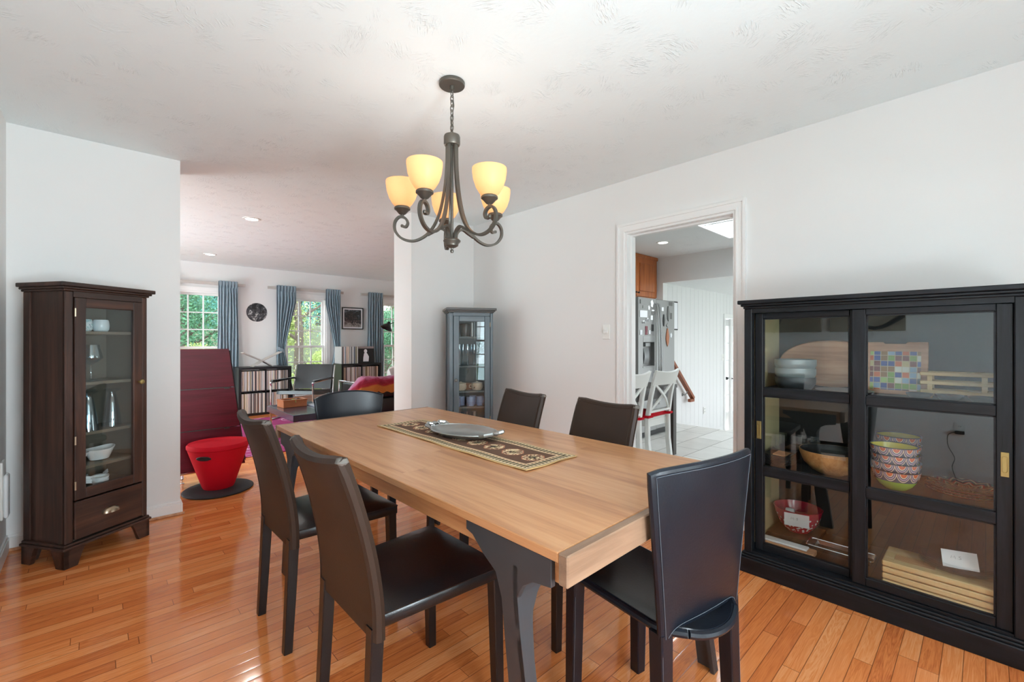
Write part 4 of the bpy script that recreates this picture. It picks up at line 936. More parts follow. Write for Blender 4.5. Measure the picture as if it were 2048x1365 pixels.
card('white card handwritten MS standing against the red bowl', (2.726, .690, Z0+.075), (0, radians(-17), radians(14)), .112, .078, .016)
t = thing('bread_board', 'thick pale wooden board lying at the front left of the bottom board', 'board', (2.600, .685, Z0))
b = MB(); b.prism([(-.045, -.110), (.020, -.110), (.024, -.10), (.024, .135), (-.045, .135)], 0, .022, 'z', .002); b.build('board', M['acacia'], t, smooth=False)
b = MB(); b.box(-.040, -.085, .0225, .012, .128, .032, .003); o = tag(b.build('marble_slab', M['porc'], smooth=False), 'narrow white marble slab lying on the thick pale board', 'slab'); o.location = (2.600, .690, Z0)
t = thing('metal_tray', 'narrow shiny rectangular metal tray beside the wooden board', 'tray', (2.715, .500, Z0), 0)
P = [(-.045, -.130), (.045, -.130), (.045, .125), (-.045, .125)]
b = MB(); b.prism(P, .001, .004, 'z'); b.build('tray_base', M['chrome'], t, smooth=False)
b = MB(); ring = lambda k, z: [(x0+(.012*cos(a)), y0+.012*sin(a), z) for (x0, y0, a0) in ((.033+k, .113+k, 0), (-.033-k, .113+k, pi/2), (-.033-k, -.118-k, pi), (.033+k, -.118-k, 1.5*pi)) for a in [a0+pi/2*i/5 for i in range(6)]]
A_, B_ = ring(0, .002), ring(.008, .024)
b.surf(lambda u, v: tuple(A_[int(round(u*24)) % 24][i]*(1-v)+B_[int(round(u*24)) % 24][i]*v for i in range(3)), 24, 2, .002); b.tube(B_, .0028, 6, True); b.build('tray_wall', M['chrome'], t)
for i in range(4):
    w = ('bottom board', 'second board', 'third board', 'top board with a carved groove')[i]
    t = thing('bamboo_board', 'long bamboo board, %s of the stack in the black cabinet' % w, 'board', (2.605, .125, Z0+i*.0275), 0, 'stacked bamboo boards')
    b = MB(); b.box(-.098, -.186, .0, .098, .186, .023, .004); b.build('board', M['bamboo'], t, smooth=False)
    for y in (-.15, .15): b = MB(); b.box(-.07, y-.012, -.0035, .07, y+.012, .0); b.build('foot_strip', M['bamboo'], t, smooth=False)
    t.location.z += .0036
    if i == 3:
        b = MB()
        for k in range(8): b.box(-.05+k*.008, .02, .0228, -.047+k*.008, .150, .0234)
        b.build('carved_groove', M['cigar'], t, smooth=False)
zt = Z0+3*.0275+.0036+.0242
for i, w in enumerate(('bottom', 'second', 'third', 'fourth', 'top')):
    b = MB(); b.lathe([(0, 0), (.060, 0), (.105, .012), (.118, .015), (.118, .018), (.104, .015), (.060, .004), (0, .004)], 40); o = tag(b.build('glass_plate', M['acry']), 'clear ridged glass plate, %s of the stack on the bamboo boards' % w, 'plate', 'stacked glass plates'); o.location = (2.640, .085, zt+i*.008)
card('white card handwritten MS leaning on the stack of glass plates', (2.535, .068, zt+.040), (radians(-6), radians(38), radians(2)), .105, .070, .015)
# ------------------------------------------------------------------ red stool and maroon tower
t = thing('wobble_stool', 'bright red tapered stool on a round black base at the end of the left wall', 'stool', (.722, 4.215, 0))
b = MB(); b.lathe([(0, 0), (.232, 0), (.243, .006), (.243, .012), (.232, .019), (.17, .021), (.11, .024), (0, .024)], 56); b.build('base', M['rubber'], t)
b = MB(); b.lathe([(.098, .024), (.105, .026), (.112, .04), (.205, .335), (.207, .345), (0, .345)], 48); b.build('body', M['red'], t)
b = MB(); b.lathe([(0, .346), (.207, .346), (.213, .352), (.2135, .372), (.205, .384), (.16, .392), (0, .396)], 48, Mx=None); b.build('seat', M['red'], t)
b = MB(); a = radians(-128); c_, s_ = cos(a), sin(a)
b.lathe([(0, -.004), (.9, -.004), (1, 0), (.9, .005), (.6, .004), (.45, .001), (0, 0)], 28, (0, 0, 0), .055, .018, Matrix.Translation((.200*c_, .200*s_, .298)) @ Matrix.Rotation(a+pi/2, 4, 'Z') @ Matrix.Rotation(radians(90+17), 4, 'X')); b.build('handle', M['rubber'], t)
TY = 4.56
t = thing('slanted_tower', 'tall tapered maroon wooden tower on metal feet behind the red stool', 'tower', (.62, TY, 0))
def tx(z, s): return (.360-.125*(z-.10)/1.02)*s
for za, zb in ((.100, .435), (.440, .785), (.790, 1.125)):
    b = MB(); b.prism([(tx(za, -1), za), (tx(za, 1), za), (tx(zb, 1), zb), (tx(zb, -1), zb)], -.018, .0, 'y', .002); b.build('front_panel', M['maroon'], t, smooth=False)
for za in (.435, .785):
    b = MB(); b.box(-.30, -.020, za-.002, .22, -.0175, za+.006, .001); b.box(.20, -.020, za-.010, .24, -.0175, za+.002); b.build('panel_seam', M['espresso'], t, smooth=False)
b = MB(); b.prism([(tx(.10, -1)+.01, .10), (tx(.10, 1)-.02, .10), (tx(1.12, 1)-.02, 1.12), (tx(1.12, -1)+.01, 1.12)], .002, .05, 'y'); b.build('carcass', M['espresso'], t, smooth=False)
b = MB()
for k in range(34):
    z = .14+k*.029; b.bar((tx(z, 1)-.02, .012, z), (tx(z, 1)+.012, .012, z), .004, .004)
for y in (.004, .03): b.tube([(tx(.12, 1)+.010, y, .12), (tx(1.11, 1)+.010, y, 1.11)], .0025, 6)
b.build('wire_edge', M['black'], t)
b = MB(); b.cyl((-.30, .02, .085), (.30, .02, .085), .016, 12); b.box(-.27, .0, .085, -.23, .04, .10); b.box(.23, .0, .085, .27, .04, .10); b.build('base_bar', M['chrome'], t)
for x in (-.095, .285):
    b = MB(); b.lathe([(0, 0), (.018, 0), (.018, .006), (.006, .012), (.006, .03), (.014, .036), (.014, .06), (.010, .066), (.010, .09), (0, .09)], 14, (x, .02, 0)); b.build('foot', M['chrome'], t)

# ------------------------------------------------------------------ living room
b = MB((1.95, 6.36, .006)); b.box(.30, 5.15, .0005, 3.60, 7.57, .012, .004); tag(b.build('area_rug', M['rug'], smooth=False), 'magenta rug with pale circles and flowers on the living room floor', 'rug')
RG = .0125
t = thing('coffee_table', 'low navy lacquered coffee table on chrome legs standing on the magenta rug', 'coffee table', (2.03, 5.55, RG))
b = MB(); b.box(-.50, -.53, .315, .50, .47, .388, .004); b.build('tabletop', M['navytable'], t, smooth=False)
for sx in (-1, 1):
    for sy in (-1, 1): b = MB(); b.box(sx*.47-.010, sy*.44-.03-.010, 0, sx*.47+.010, sy*.44-.03+.010, .315); b.build('leg', M['chrome'], t, smooth=False)
for sy in (-1, 1): b = MB(); b.box(-.46, sy*.44-.038, .0, .46, sy*.44-.022, .016); b.build('foot_rail', M['chrome'], t, smooth=False)
CT = RG+.3885
t = thing('wooden_box', 'small wooden box with a glass lid and brass latch on the coffee table', 'box', (1.735, 5.735, CT), radians(4))
b = MB(); b.box(-.135, -.10, 0, .135, .10, .075, .003); b.build('box_body', M['cigar'], t, smooth=False)
b = MB(); b.box(-.14, -.105, .075, .14, -.075, .090, .002); b.box(-.14, .075, .075, .14, .105, .090, .002); b.box(-.14, -.075, .075, -.11, .075, .090, .002); b.box(.11, -.075, .075, .14, .075, .090, .002); o = b.build('lid_frame', M['cigar'], t, smooth=False)
b = MB(); b.box(-.11, -.075, .079, .11, .075, .085); b.build('lid_glass', M['pane'], o, smooth=False)
b = MB(); b.box(-.008, -.108, .055, .008, -.1005, .082, .001); b.lathe([(0, -.004), (.006, 0), (0, .004)], 8, (0, -.109, .060)); b.build('latch', M['brass'], t, smooth=False)
b = MB(); b.box(-.16, -.11, 0, .16, .11, .016, .003); b.box(-.157, -.107, .016, .157, .107, .0165); o = tag(b.build('hardback_book', pbr('grey book cover', L(168, 172, 184), .4), smooth=False), 'flat pale grey book lying on the coffee table beside the wooden box', 'book'); o.location = (2.06, 5.60, CT); o.rotation_euler = (0, 0, .06)
b = MB(); b.lathe([(0, 0), (.022, 0), (.030, .02), (.028, .045), (.025, .045), (.024, .02), (0, .010)], 16); o = tag(b.build('glass_cup', M['ware']), 'small clear glass cup standing on the pale grey book', 'glass'); o.location = (2.04, 5.66, CT+.017)

def record_cabinet(label, loc):                                    # two by two open cube cabinet; front at y=0, back at y=.39
    t = thing('record_cabinet', label, 'shelf', loc, 0, 'black record cabinets')
    b = MB(); b.box(-.385, 0, .730, .385, .39, .768, .002); b.build('top_panel', M['black'], t, smooth=False)
    b = MB(); b.box(-.385, 0, 0, .385, .39, .038, .002); b.build('bottom_panel', M['black'], t, smooth=False)
    for x in (-.385, .347): b = MB(); b.box(x, 0, .038, x+.038, .39, .730, .001); b.build('side_panel', M['black'], t, smooth=False)
    b = MB(); b.box(-.347, .002, .376, .347, .388, .392); b.build('shelf', M['black'], t, smooth=False)
    for z0, z1 in ((.038, .376), (.392, .730)): b = MB(); b.box(-.008, .003, z0, .008, .387, z1); b.build('divider', M['black'], t, smooth=False)
    return t
RA, RB = (2.010, 7.95, .0005), (3.625, 7.95, .0005)
record_cabinet('black two-by-two record cabinet packed with records, left of the armchair', RA)
record_cabinet('black two-by-two record cabinet behind the blanket-covered armchair', RB)
pal = [('cream', (226, 216, 196)), ('white', (234, 234, 232)), ('pale grey', (186, 184, 182)), ('dark grey', (92, 90, 90)), ('black', (40, 38, 38)), ('tan', (182, 156, 128)), ('brown', (116, 90, 76)), ('rust', (150, 96, 74)), ('faded blue', (138, 150, 164)), ('olive', (126, 124, 92)), ('pale pink', (206, 180, 174))]
wts = [14, 13, 12, 5, 4, 3, 2, 1, 2, 2, 3]
rme = {}
for nme, c in pal:
    b = MB(); b.box(-.5, 0, 0, .5, .312, .312); o = b.build('record_sleeve', pbr(nme+' record spine', L(*c), .6, var=.12, vs=30), smooth=False); rme[nme] = o.data; bpy.data.objects.remove(o)
def record(x, y, z, w, nme, where, rx=0):
    o = bpy.data.objects.new('record_sleeve', rme[nme]); COL.objects.link(o); o.location = (x, y, z); o.scale = (w, 1, 1); o.rotation_euler = (0, rx, 0)
    tag(o, '%s-spined record %s' % (nme, where), 'record', '%s records %s' % (nme, where))
def fill(x0, x1, y, z, where, only=None, step=.0095):
    x = x0+.004
    while True:
        w = random.uniform(.55, 1.25)*step
        if x+w > x1-.003: break
        nme = random.choices([p[0] for p in pal], only or wts)[0]
        record(x+w/2, y+random.uniform(0, .012), z, w, nme, where); x += w+random.uniform(.0003, .0015)
for loc, nm, pk in ((RA, 'left record cabinet', None), (RB, 'right record cabinet', None)):
    for cx, cw in ((-.347, 'left'), (.008, 'right')):
        for cz, zw in ((.0385, 'lower'), (.3925, 'upper')):
            w = [3, 12, 10, 2, 1, 2, 1, 1, 3, 2, 8] if loc is RB and cw == 'left' else None
            fill(loc[0]+cx, loc[0]+cx+.339, loc[1]+.012, loc[2]+cz, 'in the %s %s cell of the %s' % (zw, cw, nm), w, .0105)
TZ = RB[2]+.7685
fill(RB[0]-.375, RB[0]-.05, RB[1]+.03, TZ, 'standing on top of the right record cabinet', [3, 12, 10, 4, 3, 1, 1, 0, 4, 6, 2], .018)
t = thing('record_sleeve', 'black record sleeve with a pale figure, facing out on the right record cabinet', 'record', (RB[0]+.10, RB[1]+.055, TZ), radians(-10))
b = MB(); b.box(-.157, 0, 0, .157, .006, .314, .001, 1, Matrix.Rotation(radians(-6), 4, 'X')); b.build('sleeve', M['black'], t, smooth=False)
b = MB(); RX = Matrix.Rotation(radians(-6), 4, 'X')
b.lathe([(0, -.001), (.03, -.001), (.03, 0), (0, 0)], 18, (0, 0, 0), 1, 1.25, RX @ Matrix.Translation((.0, -.0008, .225)) @ Matrix.Rotation(pi/2, 4, 'X'))
b.prism([(-.05, .03), (.05, .03), (.06, .12), (.03, .18), (.008, .20), (-.008, .20), (-.03, .18), (-.045, .10)], -.0016, -.0006, 'y', 0, RX); b.build('printed_figure', M['paper'], t)
b = MB(); b.box(-.157, -.0016, .275, .157, -.0006, .314, 0, 1, RX); b.build('printed_band', pbr('mottled print', L(150, 140, 140), .6, var=.5, vs=60), t, smooth=False)
for k in (-1, 1): pass
t = thing('book_stand', 'pale crossed wooden book stand on top of the left record cabinet', 'stand', (1.985, 8.10, RA[2]+.7685), radians(6))
M['greywood'] = pbr('pale grey wood', L(192, 186, 180), .6, var=.12, vs=18)
for s, q in ((-1, 0), (1, .0)):
    b = MB(); b.sweep([(-s*.15, 0, .004), (0, 0, .095), (s*.29, 0, .235)], [(-.07, -.006), (.07, -.006), (.07, .006), (-.07, .006)], False, None, (0, 1, 0)); b.build('crossed_board', M['greywood'], t, smooth=False)
# record disc and framed print on the window wall
t = thing('picture_disc', 'round black and white picture record hung between the left two windows', 'wall disc', (2.020, YW-.0005, 1.677), 0)
n = NT('black and white print'); c = n.coord(); g = n.noise(n.tc.outputs['Object'], 9, 3, .6, 1.0); n.col(n.ramp(g, [(.42, L(30, 30, 32)), (.5, L(84, 84, 88)), (.56, L(40, 40, 42)), (.62, L(214, 214, 214)), (.66, L(60, 60, 62))])); n.rough(.35); M['bwprint'] = n.m
b = MB(); b.lathe([(0, 0), (.158, 0), (.160, .002), (.158, .004), (0, .004)], 48, Mx=Matrix.Rotation(pi/2, 4, 'X')); b.build('disc', M['bwprint'], t)
b = MB(); b.lathe([(0, .004), (.008, .004), (.008, .006), (0, .007)], 14, Mx=Matrix.Rotation(pi/2, 4, 'X')); b.build('centre_pin', M['chrome'], t)
t = thing('framed_print', 'square black framed dark print hung between the middle and right windows', 'picture', (3.702, YW-.0005, 1.628), 0)
b = MB(); w = .215
for a in ((-w, -w, -w+.018, w), (w-.018, -w, w, w)): b.box(a[0], -.022, a[1], a[2], 0, a[3], .002)
b.box(-w+.018, -.022, -w, w-.018, 0, -w+.018); b.box(-w+.018, -.022, w-.018, w-.018, 0, w); b.build('frame', M['black'], t, smooth=False)
b = MB(); b.box(-w+.018, -.012, -w+.018, w-.018, -.004, w-.018); o = b.build('mat_board', M['paper'], t, smooth=False)
n = NT('muted abstract print'); c = n.coord(); g = n.noise(n.tc.outputs['Object'], 12, 4, .65, 1.2)
n.col(n.ramp(g*.75+c[2]*.9+.10, [(.28, L(170, 164, 160)), (.40, L(92, 82, 80)), (.50, L(34, 36, 38)), (.62, L(62, 70, 74)), (.72, L(150, 166, 180))])); n.rough(.3)
b = MB(); b.box(-w+.045, -.0135, -w+.045, w-.045, -.012, w-.045); b.build('print', n.m, t, smooth=False)
# curtains
def curtain(label, xc, w, tied, side, ztop=2.155, zbot=.06):
    t = thing('curtain', label, 'curtain', (xc, YW-.128, 0), 0, 'blue grey pinch pleat curtains')
    def width(z):
        k = 1+.10*min(1, (ztop-z)/.6)
        if tied: 
            d = z-1.02; k *= .36+.64*min(1, abs(d)/(.85 if d > 0 else 1.1))**1.1
        return k
    def f(u, v):
        z = zbot+(ztop-zbot)*v; e = u-.5; k = width(z); sh = 0
        if tied: d = z-1.02; sh = side*w*.30*(1-min(1, abs(d)/.85)**1.1)
        am = .026 if v < .93 else .012
        return (e*w*k+sh+.004*sin(z*5+u*9), am*sin(2*pi*u*6.5+.3*sin(z*2.3))+.006*sin(u*23+z*3), z)
    b = MB(); b.surf(f, 84, 30, .004); b.build('curtain_panel', M['curtain'], t, 80)
    b = MB()
    for k in range(6):
        x = w*(-.5+(k+.5)/6); 
        for d in (-.010, 0, .010): b.tube([(x+d*.4, -.020, ztop-.11), (x+d, -.026, ztop-.05), (x+d, -.024, ztop+.004)], [.004, .008, .008], 6)
    b.build('pinch_pleats', M['curtain'], t)
    if tied:
        b = MB(); sx = side*w*.30
        b.surf(lambda u, v: (sx+w*.21*cos(2*pi*u), .052*sin(2*pi*u), 1.00+.06*v+.035*side*cos(2*pi*u)), 28, 3, .005); b.build('tieback', M['curtain'], t)
    return t
curtain('blue-grey curtain right of the left window, partly behind the maroon tower', 1.575, .26, False, 1)
curtain('blue-grey curtain tied back on the left of the middle window', 2.455, .31, True, -1)
curtain('blue-grey curtain tied back on the right of the middle window', 3.275, .27, True, 1)
curtain('blue-grey curtain on the left of the right-hand window', 4.125, .31, False, 1)
curtain('blue-grey curtain on the left of the left window, hidden by the wall end', .70, .28, False, 1)
for x, w in ((1.17, 'left'), (2.83, 'middle'), (4.50, 'right')):
    t = thing('curtain_track', 'pale curtain track above the %s living room window' % w, 'curtain rail', (x, YW-.0005, 2.09), 0, 'curtain tracks')
    b = MB(); b.box(-.66, -.085, 0, .66, -.060, .045, .003); b.build('rail', M['greywood'], t, smooth=False)
    b = MB()
    for q in (-.60, 0, .60): b.box(q-.012, -.060, .008, q+.012, 0, .034)
    b.build('bracket', M['trim'], t, smooth=False)
# armchair by the window
t = thing('leather_armchair', 'black leather armchair with chrome frame in front of the middle window', 'armchair', (2.40, 7.30, RG), radians(-46))   # sitter looks along -y
b = MB(); b.surf(lambda u, v: (-.30+.60*u, .24+.10*v+.03*sin(pi*u), .40+.39*v), 12, 10, .035); b.build('backrest', M['blackl'], t, 60)
b = MB(); b.surf(lambda u, v: (-.28+.56*u, -.30+.54*v, .40-.03*v-.02*sin(pi*v)), 10, 10, .05); b.build('seat', M['blackl'], t, 60)
for s in (-1, 1):
    b = MB(); x = s*.32
    b.tube(catmull([(x, .33, .78), (x, .28, .55), (x, .22, .04), (x, .15, .0135), (x, -.33, .0135), (x, -.38, .05), (x, -.38, .50), (x, -.34, .555), (x, .25, .575)], 6), .013, 8); b.build('side_frame', M['chrome'], t)
    b = MB(); b.box(x-.025, -.36, .565, x+.025, .25, .592, .008, 2, Matrix.Translation((0, 0, 0))); b.build('armrest', M['blackl'], t)
# blanket-covered armchair
t = thing('club_chair', 'black leather club chair with chrome rails, its back to the dining room', 'armchair', (3.22, 6.30, RG), radians(4))
b = MB(); b.box(-.36, -.33, .10, .36, .36, .36, .03, 3); b.build('seat', M['blackl'], t)
b = MB(); b.box(-.36, -.36, .36, .36, -.20, .600, .04, 3); b.build('backrest', M['blackl'], t)
for s in (-1, 1):
    b = MB(); b.box(s*.43-.07, -.36, .10, s*.43+.07, .36, .555, .03, 3); b.build('armrest', M['blackl'], t)
for z in (.09, .575): b = MB(); b.tube([(-.52, .39, z), (-.52, -.39, z), (.52, -.39, z), (.52, .39, z)], .011, 8); b.build('chrome_rail', M['chrome'], t)
for sx in (-1, 1):
    for y in (-.39, .39): b = MB(); b.cyl((sx*.52, y, 0), (sx*.52, y, .585), .011, 8); b.build('leg', M['chrome'], t)
n = NT('crocheted stripes'); c = n.coord(); q = c[1]*-2.0+c[2]*-1.4
n.col(n.ramp((q*1.6+.72), [(.0, L(178, 140, 158)), (.42, L(180, 110, 140)), (.62, L(150, 34, 62)), (.78, L(132, 16, 34)), (.9, L(150, 26, 34)), (.96, L(190, 110, 44))]))
n.rough(.95); n.bump(n.noise(n.tc.outputs['Object'], 90, 2), .8, .01); M['crochet'] = n.m
b = MB((3.05, 5.95, .5))
def throw(u, v):
    x = 2.55+.95*u; s_ = v*1.0
    P = [(6.20, .56), (6.12, .632), (6.02, .672), (5.91, .662), (5.850, .58), (5.842, .47)]
    k = s_*5; i = min(4, int(k)); q = k-i; y = P[i][0]*(1-q)+P[i+1][0]*q; z = P[i][1]*(1-q)+P[i+1][1]*q
    drop = -.20*max(0, .18-u)/.18
    return (x, y+.012*sin(u*21+v*5), z+.012*sin(u*46)*sin(v*30)+.012*sin(u*9)+drop+.09*max(0, u-.5)*0)
b.surf(throw, 70, 40, .016); tag(b.build('crochet_blanket', M['crochet'], None, 80), 'red, pink and orange crocheted blanket draped over the club chair back', 'blanket')
b = MB((3.41, 6.22, .40)); b.surf(lambda u, v: (3.27+.28*u, 6.165+.10*v+.05*sin(pi*u)*sin(pi*v), .440+.36*v*(.85+.15*sin(pi*u))), 16, 16, .09); tag(b.build('throw_pillow', pbr('white pillow cloth', L(228, 226, 222), .9, bump=.1, bs=300), None, 80), 'white pillow standing on the club chair by the wall end', 'pillow')
# floor lamp
t = thing('floor_lamp', 'black floor lamp with a cone shade hanging in front of the right window', 'floor lamp', (4.25, 7.40, 0))
b = MB(); b.lathe([(0, 0), (.13, 0), (.13, .012), (.02, .02), (0, .02)], 28); b.build('base', M['black'], t)
b = MB(); b.cyl((0, 0, .02), (0, 0, 1.50), .010, 10); b.build('pole', M['black'], t)
b = MB(); b.tube(catmull([(0, 0, 1.50), (-.10, .01, 1.56), (-.26, .03, 1.52), (-.34, .05, 1.49)]), .007, 8); b.build('arm', M['black'], t)
b = MB(); b.lathe([(.0, .10), (.022, .10), (.030, .06), (.045, .045), (.10, -.02), (.112, -.04), (.108, -.04), (.04, .04), (0, .05)], 24, Mx=Matrix.Translation((-.38, .05, 1.445)) @ Matrix.Rotation(radians(28), 4, 'Y')); b.build('lamp_shade', M['black'], t)
# ------------------------------------------------------------------ kitchen
FX0, FX1, FY = 4.745, 5.660, 2.85
t = thing('refrigerator', 'stainless side-by-side refrigerator with an ice dispenser, seen through the kitchen doorway', 'refrigerator', ((FX0+FX1)/2, FY+.37, 0))
hw = (FX1-FX0)/2; y0 = -.37
M['fridgeside'] = pbr('dark grey fridge side', L(96, 96, 94), .5)
b = MB(); b.box(-hw, y0+.06, .0, hw, .37, 1.715, .004); b.build('body', M['fridgeside'], t, smooth=False)
def fdoor(x0, x1, hole=None):
    b = MB()
    if not hole: b.box(x0, y0, .075, x1, y0+.056, 1.72, .010, 2)
    else:
        a, c, e, f = hole
        b.box(x0, y0, .075, a, y0+.056, 1.72); b.box(c, y0, .075, x1, y0+.056, 1.72); b.box(a, y0, .075, c, y0+.056, e); b.box(a, y0, f, c, y0+.056, 1.72)
        b.box(a, y0+.050, e, c, y0+.056, f)
    return b
dl = fdoor(-hw+.003, -.036, (-.345, -.075, .875, 1.175)).build('door', M['steel'], t, smooth=False)
dr = fdoor(-.030, hw-.003).build('door', M['steel'], t, smooth=False)
b = MB(); b.box(-.345, y0-.004, 1.175, -.075, y0+.01, 1.255, .003); b.box(-.355, y0-.006, .865, -.065, y0+.05, .880, .003); b.box(-.265, y0+.01, 1.12, -.155, y0+.048, 1.172, .006)
b.surf(lambda u, v: (-.27+.12*u, y0+.045-.02*sin(pi*v), .90+.20*v), 4, 8, .004); b.build('dispenser', pbr('grey dispenser', L(160, 160, 160), .3, .5), dl)
b = MB(); b.box(-hw+.02, y0+.03, .012, hw-.02, y0+.05, .070); b.build('toe_grille', M['black'], t, smooth=False)
for d, x in ((dl, -.060), (dr, -.004)):
    b = MB(); P = [(x, y0-.005, .40), (x, y0-.040, .46), (x, y0-.062, 1.0), (x, y0-.040, 1.58), (x, y0-.005, 1.66)]
    b.tube(catmull(P), .013, 8); b.build('handle', M['chrome'], d)
mg = [(4.792, 1.668, .018, .05, 'fridgeside', 'small dark magnet at the top left of the refrigerator door'), (4.875, 1.605, .06, .035, 'steel', 'small silver plaque magnet on the left refrigerator door'), (5.062, 1.655, .07, .10, 'paper', 'white flower shaped paper at the top of the left refrigerator door'), (4.99, 1.60, .045, .06, 'paper', 'small pale note left of the flower paper on the refrigerator'),
 (5.085, 1.572, .075, .022, 'paper', 'narrow white strip under the flower paper'), (4.866, 1.52, .17, .085, 'paper', 'wide white note on the left refrigerator door'), (5.095, 1.540, .065, .03, 'steel', 'small silver magnet beside the wide note'), (5.055, 1.480, .055, .055, 'paper', 'small square note beside the door handle'),
 (4.862, 1.415, .05, .05, 'porc', 'white horseshoe magnet, the left one'), (4.955, 1.445, .055, .055, 'porc', 'white horseshoe magnet, the right one'), (4.932, 1.320, .055, .105, 'wine', 'dark red upright picture magnet'), (5.080, 1.355, .05, .085, 'black', 'black and white upright picture magnet near the handle'), (4.808, 1.295, .05, .06, 'paper', 'small pale magnet low at the left edge'), (5.005, 1.30, .04, .05, 'paper', 'small pale magnet right of the red picture'),
 (5.33, 1.60, .05, .05, 'paper', 'small white card on the right refrigerator door'), (5.36, 1.455, .045, .16, 'black', 'long dark ornament left on the right refrigerator door'), (5.475, 1.545, .055, .20, 'fridgeside', 'long dark ornament at the top of the right refrigerator door'), (5.455, 1.235, .085, .24, 'cigar', 'brown hanging ornament on the right refrigerator door'), (5.555, 1.265, .05, .07, 'porc', 'round white magnet low on the right refrigerator door'), (5.545, 1.68, .09, .05, 'fridgeside', 'grey magnet at the top right corner'), (5.47, 1.395, .10, .06, 'steel', 'silver magnet above the brown ornament'), (5.56, 1.52, .04, .08, 'fridgeside', 'thin grey magnet at the right edge')]
for x, z, w, h, m, lab in mg:
    b = MB((x, FY-.001, z)); yy = FY-.0008
    if 'horseshoe' in lab: b.tube([(x+w*.4*cos(a), yy-.004, z+h*.4*sin(a)) for a in [pi*(-.15)+pi*1.3*i/12 for i in range(13)]], .008, 6)
    elif 'ornament' in lab:
        P = [(0, -h/2), (w*.35, -h*.3), (w*.5, 0), (w*.3, h*.3), (w*.12, h/2), (-w*.12, h/2), (-w*.35, h*.25), (-w*.5, -.05*h), (-w*.3, -h*.35)]
        b.prism([(x+p, z+q) for p, q in P], yy-.008, yy, 'y', .002)
    elif 'flower' in lab or 'round' in lab:
        b.prism([(x+w*.5*cos(2*pi*i/20)*(1 if i % 4 < 2 else .8), z+h*.5*sin(2*pi*i/20)*(1 if i % 4 < 2 else .8)) for i in range(20)], yy-.004, yy, 'y')
    else: b.box(x-w/2, yy-.004, z-h/2, x+w/2, yy, z+h/2, .001)
    tag(b.build('fridge_magnet', M[m], smooth='horseshoe' in lab), lab, 'magnet', 'magnets and notes on the refrigerator')
t = thing('wall_cabinet', 'cherry wood wall cabinet above the refrigerator', 'cabinet', (5.43, 3.36, 0))
b = MB(); b.box(-.56, -.06, 1.80, .55, .60, 2.398, .003); b.build('cabinet_box', M['kitchwood'], t, smooth=False)
for x0, x1, s in ((-.555, -.012, -1), (-.008, .535, 1)):
    b = MB(); b.box(x0, -.082, 1.812, x1, -.0605, 2.350, .003); f = .06; b.box(x0+f+.012, -.090, 1.812+f+.012, x1-f-.012, -.080, 2.350-f-.012, .008); d = b.build('door', M['kitchwood'], t, smooth=False)
    b = MB(); kx = x0+.03 if s > 0 else x1-.03; b.lathe([(0, 0), (.006, 0), (.006, .012), (.014, .018), (.012, .026), (0, .028)], 12, Mx=Matrix.Translation((kx, -.082, 1.86)) @ Matrix.Rotation(pi/2, 4, 'X')); b.build('knob', M['black'], d)
b = MB(); b.box(-.57, -.09, 2.350, .56, -.06, 2.398, .006); b.build('crown', M['kitchwood'], t, smooth=False)
t = thing('kitchen_table', 'dark espresso wooden table behind the two white chairs', 'table', (3.80, 2.50, 0.0025))
b = MB(); b.box(-.66, -.285, .700, .66, .29, .735, .003); b.build('tabletop', M['espresso'], t, smooth=False)
b = MB(); b.box(-.62, -.262, .615, .62, -.242, .700); b.box(-.62, .242, .615, .62, .262, .700); b.box(-.635, -.24, .615, -.615, .24, .700); b.box(.615, -.24, .615, .635, .24, .700); b.build('apron', M['espresso'], t, smooth=False)
for sx in (-1, 1):
    for sy in (-1, 1): b = MB(); b.box(sx*.615-.034, sy*.245-.034, 0, sx*.615+.034, sy*.245+.034, .700, .002); b.build('leg', M['espresso'], t, smooth=False)
def cross_chair(label, loc, rz):                                   # sitter looks along +y; back posts on y=0
    t = thing('kitchen_chair', label, 'chair', loc, rz, 'white cross-back kitchen chairs')
    for s in (-1, 1):
        b = MB(); sqtube(b, [(s*.195, -.015, 0), (s*.197, .010, .22), (s*.197, .012, .45), (s*.192, -.020, .66), (s*.185, -.070, .885)], .044, .034); b.build('back_leg', M['whitewood'], t, 30)
        b = MB(); sqtube(b, [(s*.190, .395, .43), (s*.190, .400, 0)], .046, .034); b.build('leg', M['whitewood'], t, 30)
    b = MB(); b.surf(lambda u, v: (-.222+.444*u, -.045-.045*v-.026*sin(pi*u), .775+.120*v+.022*v*(2*u-1)**2), 12, 4, .022); b.build('top_rail', M['whitewood'], t, 50)
    b = MB()
    for s in (-1, 1): b.sweep(catmull([(-s*.172, -.050, .785), (0, -.045-.012*s, .655), (s*.176, -.002, .525)], 6), [(-.011, -.008), (.011, -.008), (.011, .008), (-.011, .008)], False, None, (0, 0, 1))
    b.build('cross_splat', M['whitewood'], t, 50)
    b = MB(); b.bar((-.18, .006, .515), (.18, .006, .515), .022, .045); b.build('lower_rail', M['whitewood'], t, 30)
    b = MB(); b.prism([(-.205, .02), (.205, .02), (.215, .43), (-.215, .43)], .430, .452, 'z', .006); b.box(-.18, .022, .365, .18, .040, .430); b.box(-.178, .385, .375, .178, .400, .430); b.box(-.200, .03, .375, -.182, .39, .430); b.box(.182, .03, .375, .200, .39, .430); b.build('seat', M['whitewood'], t, smooth=False)
    return t
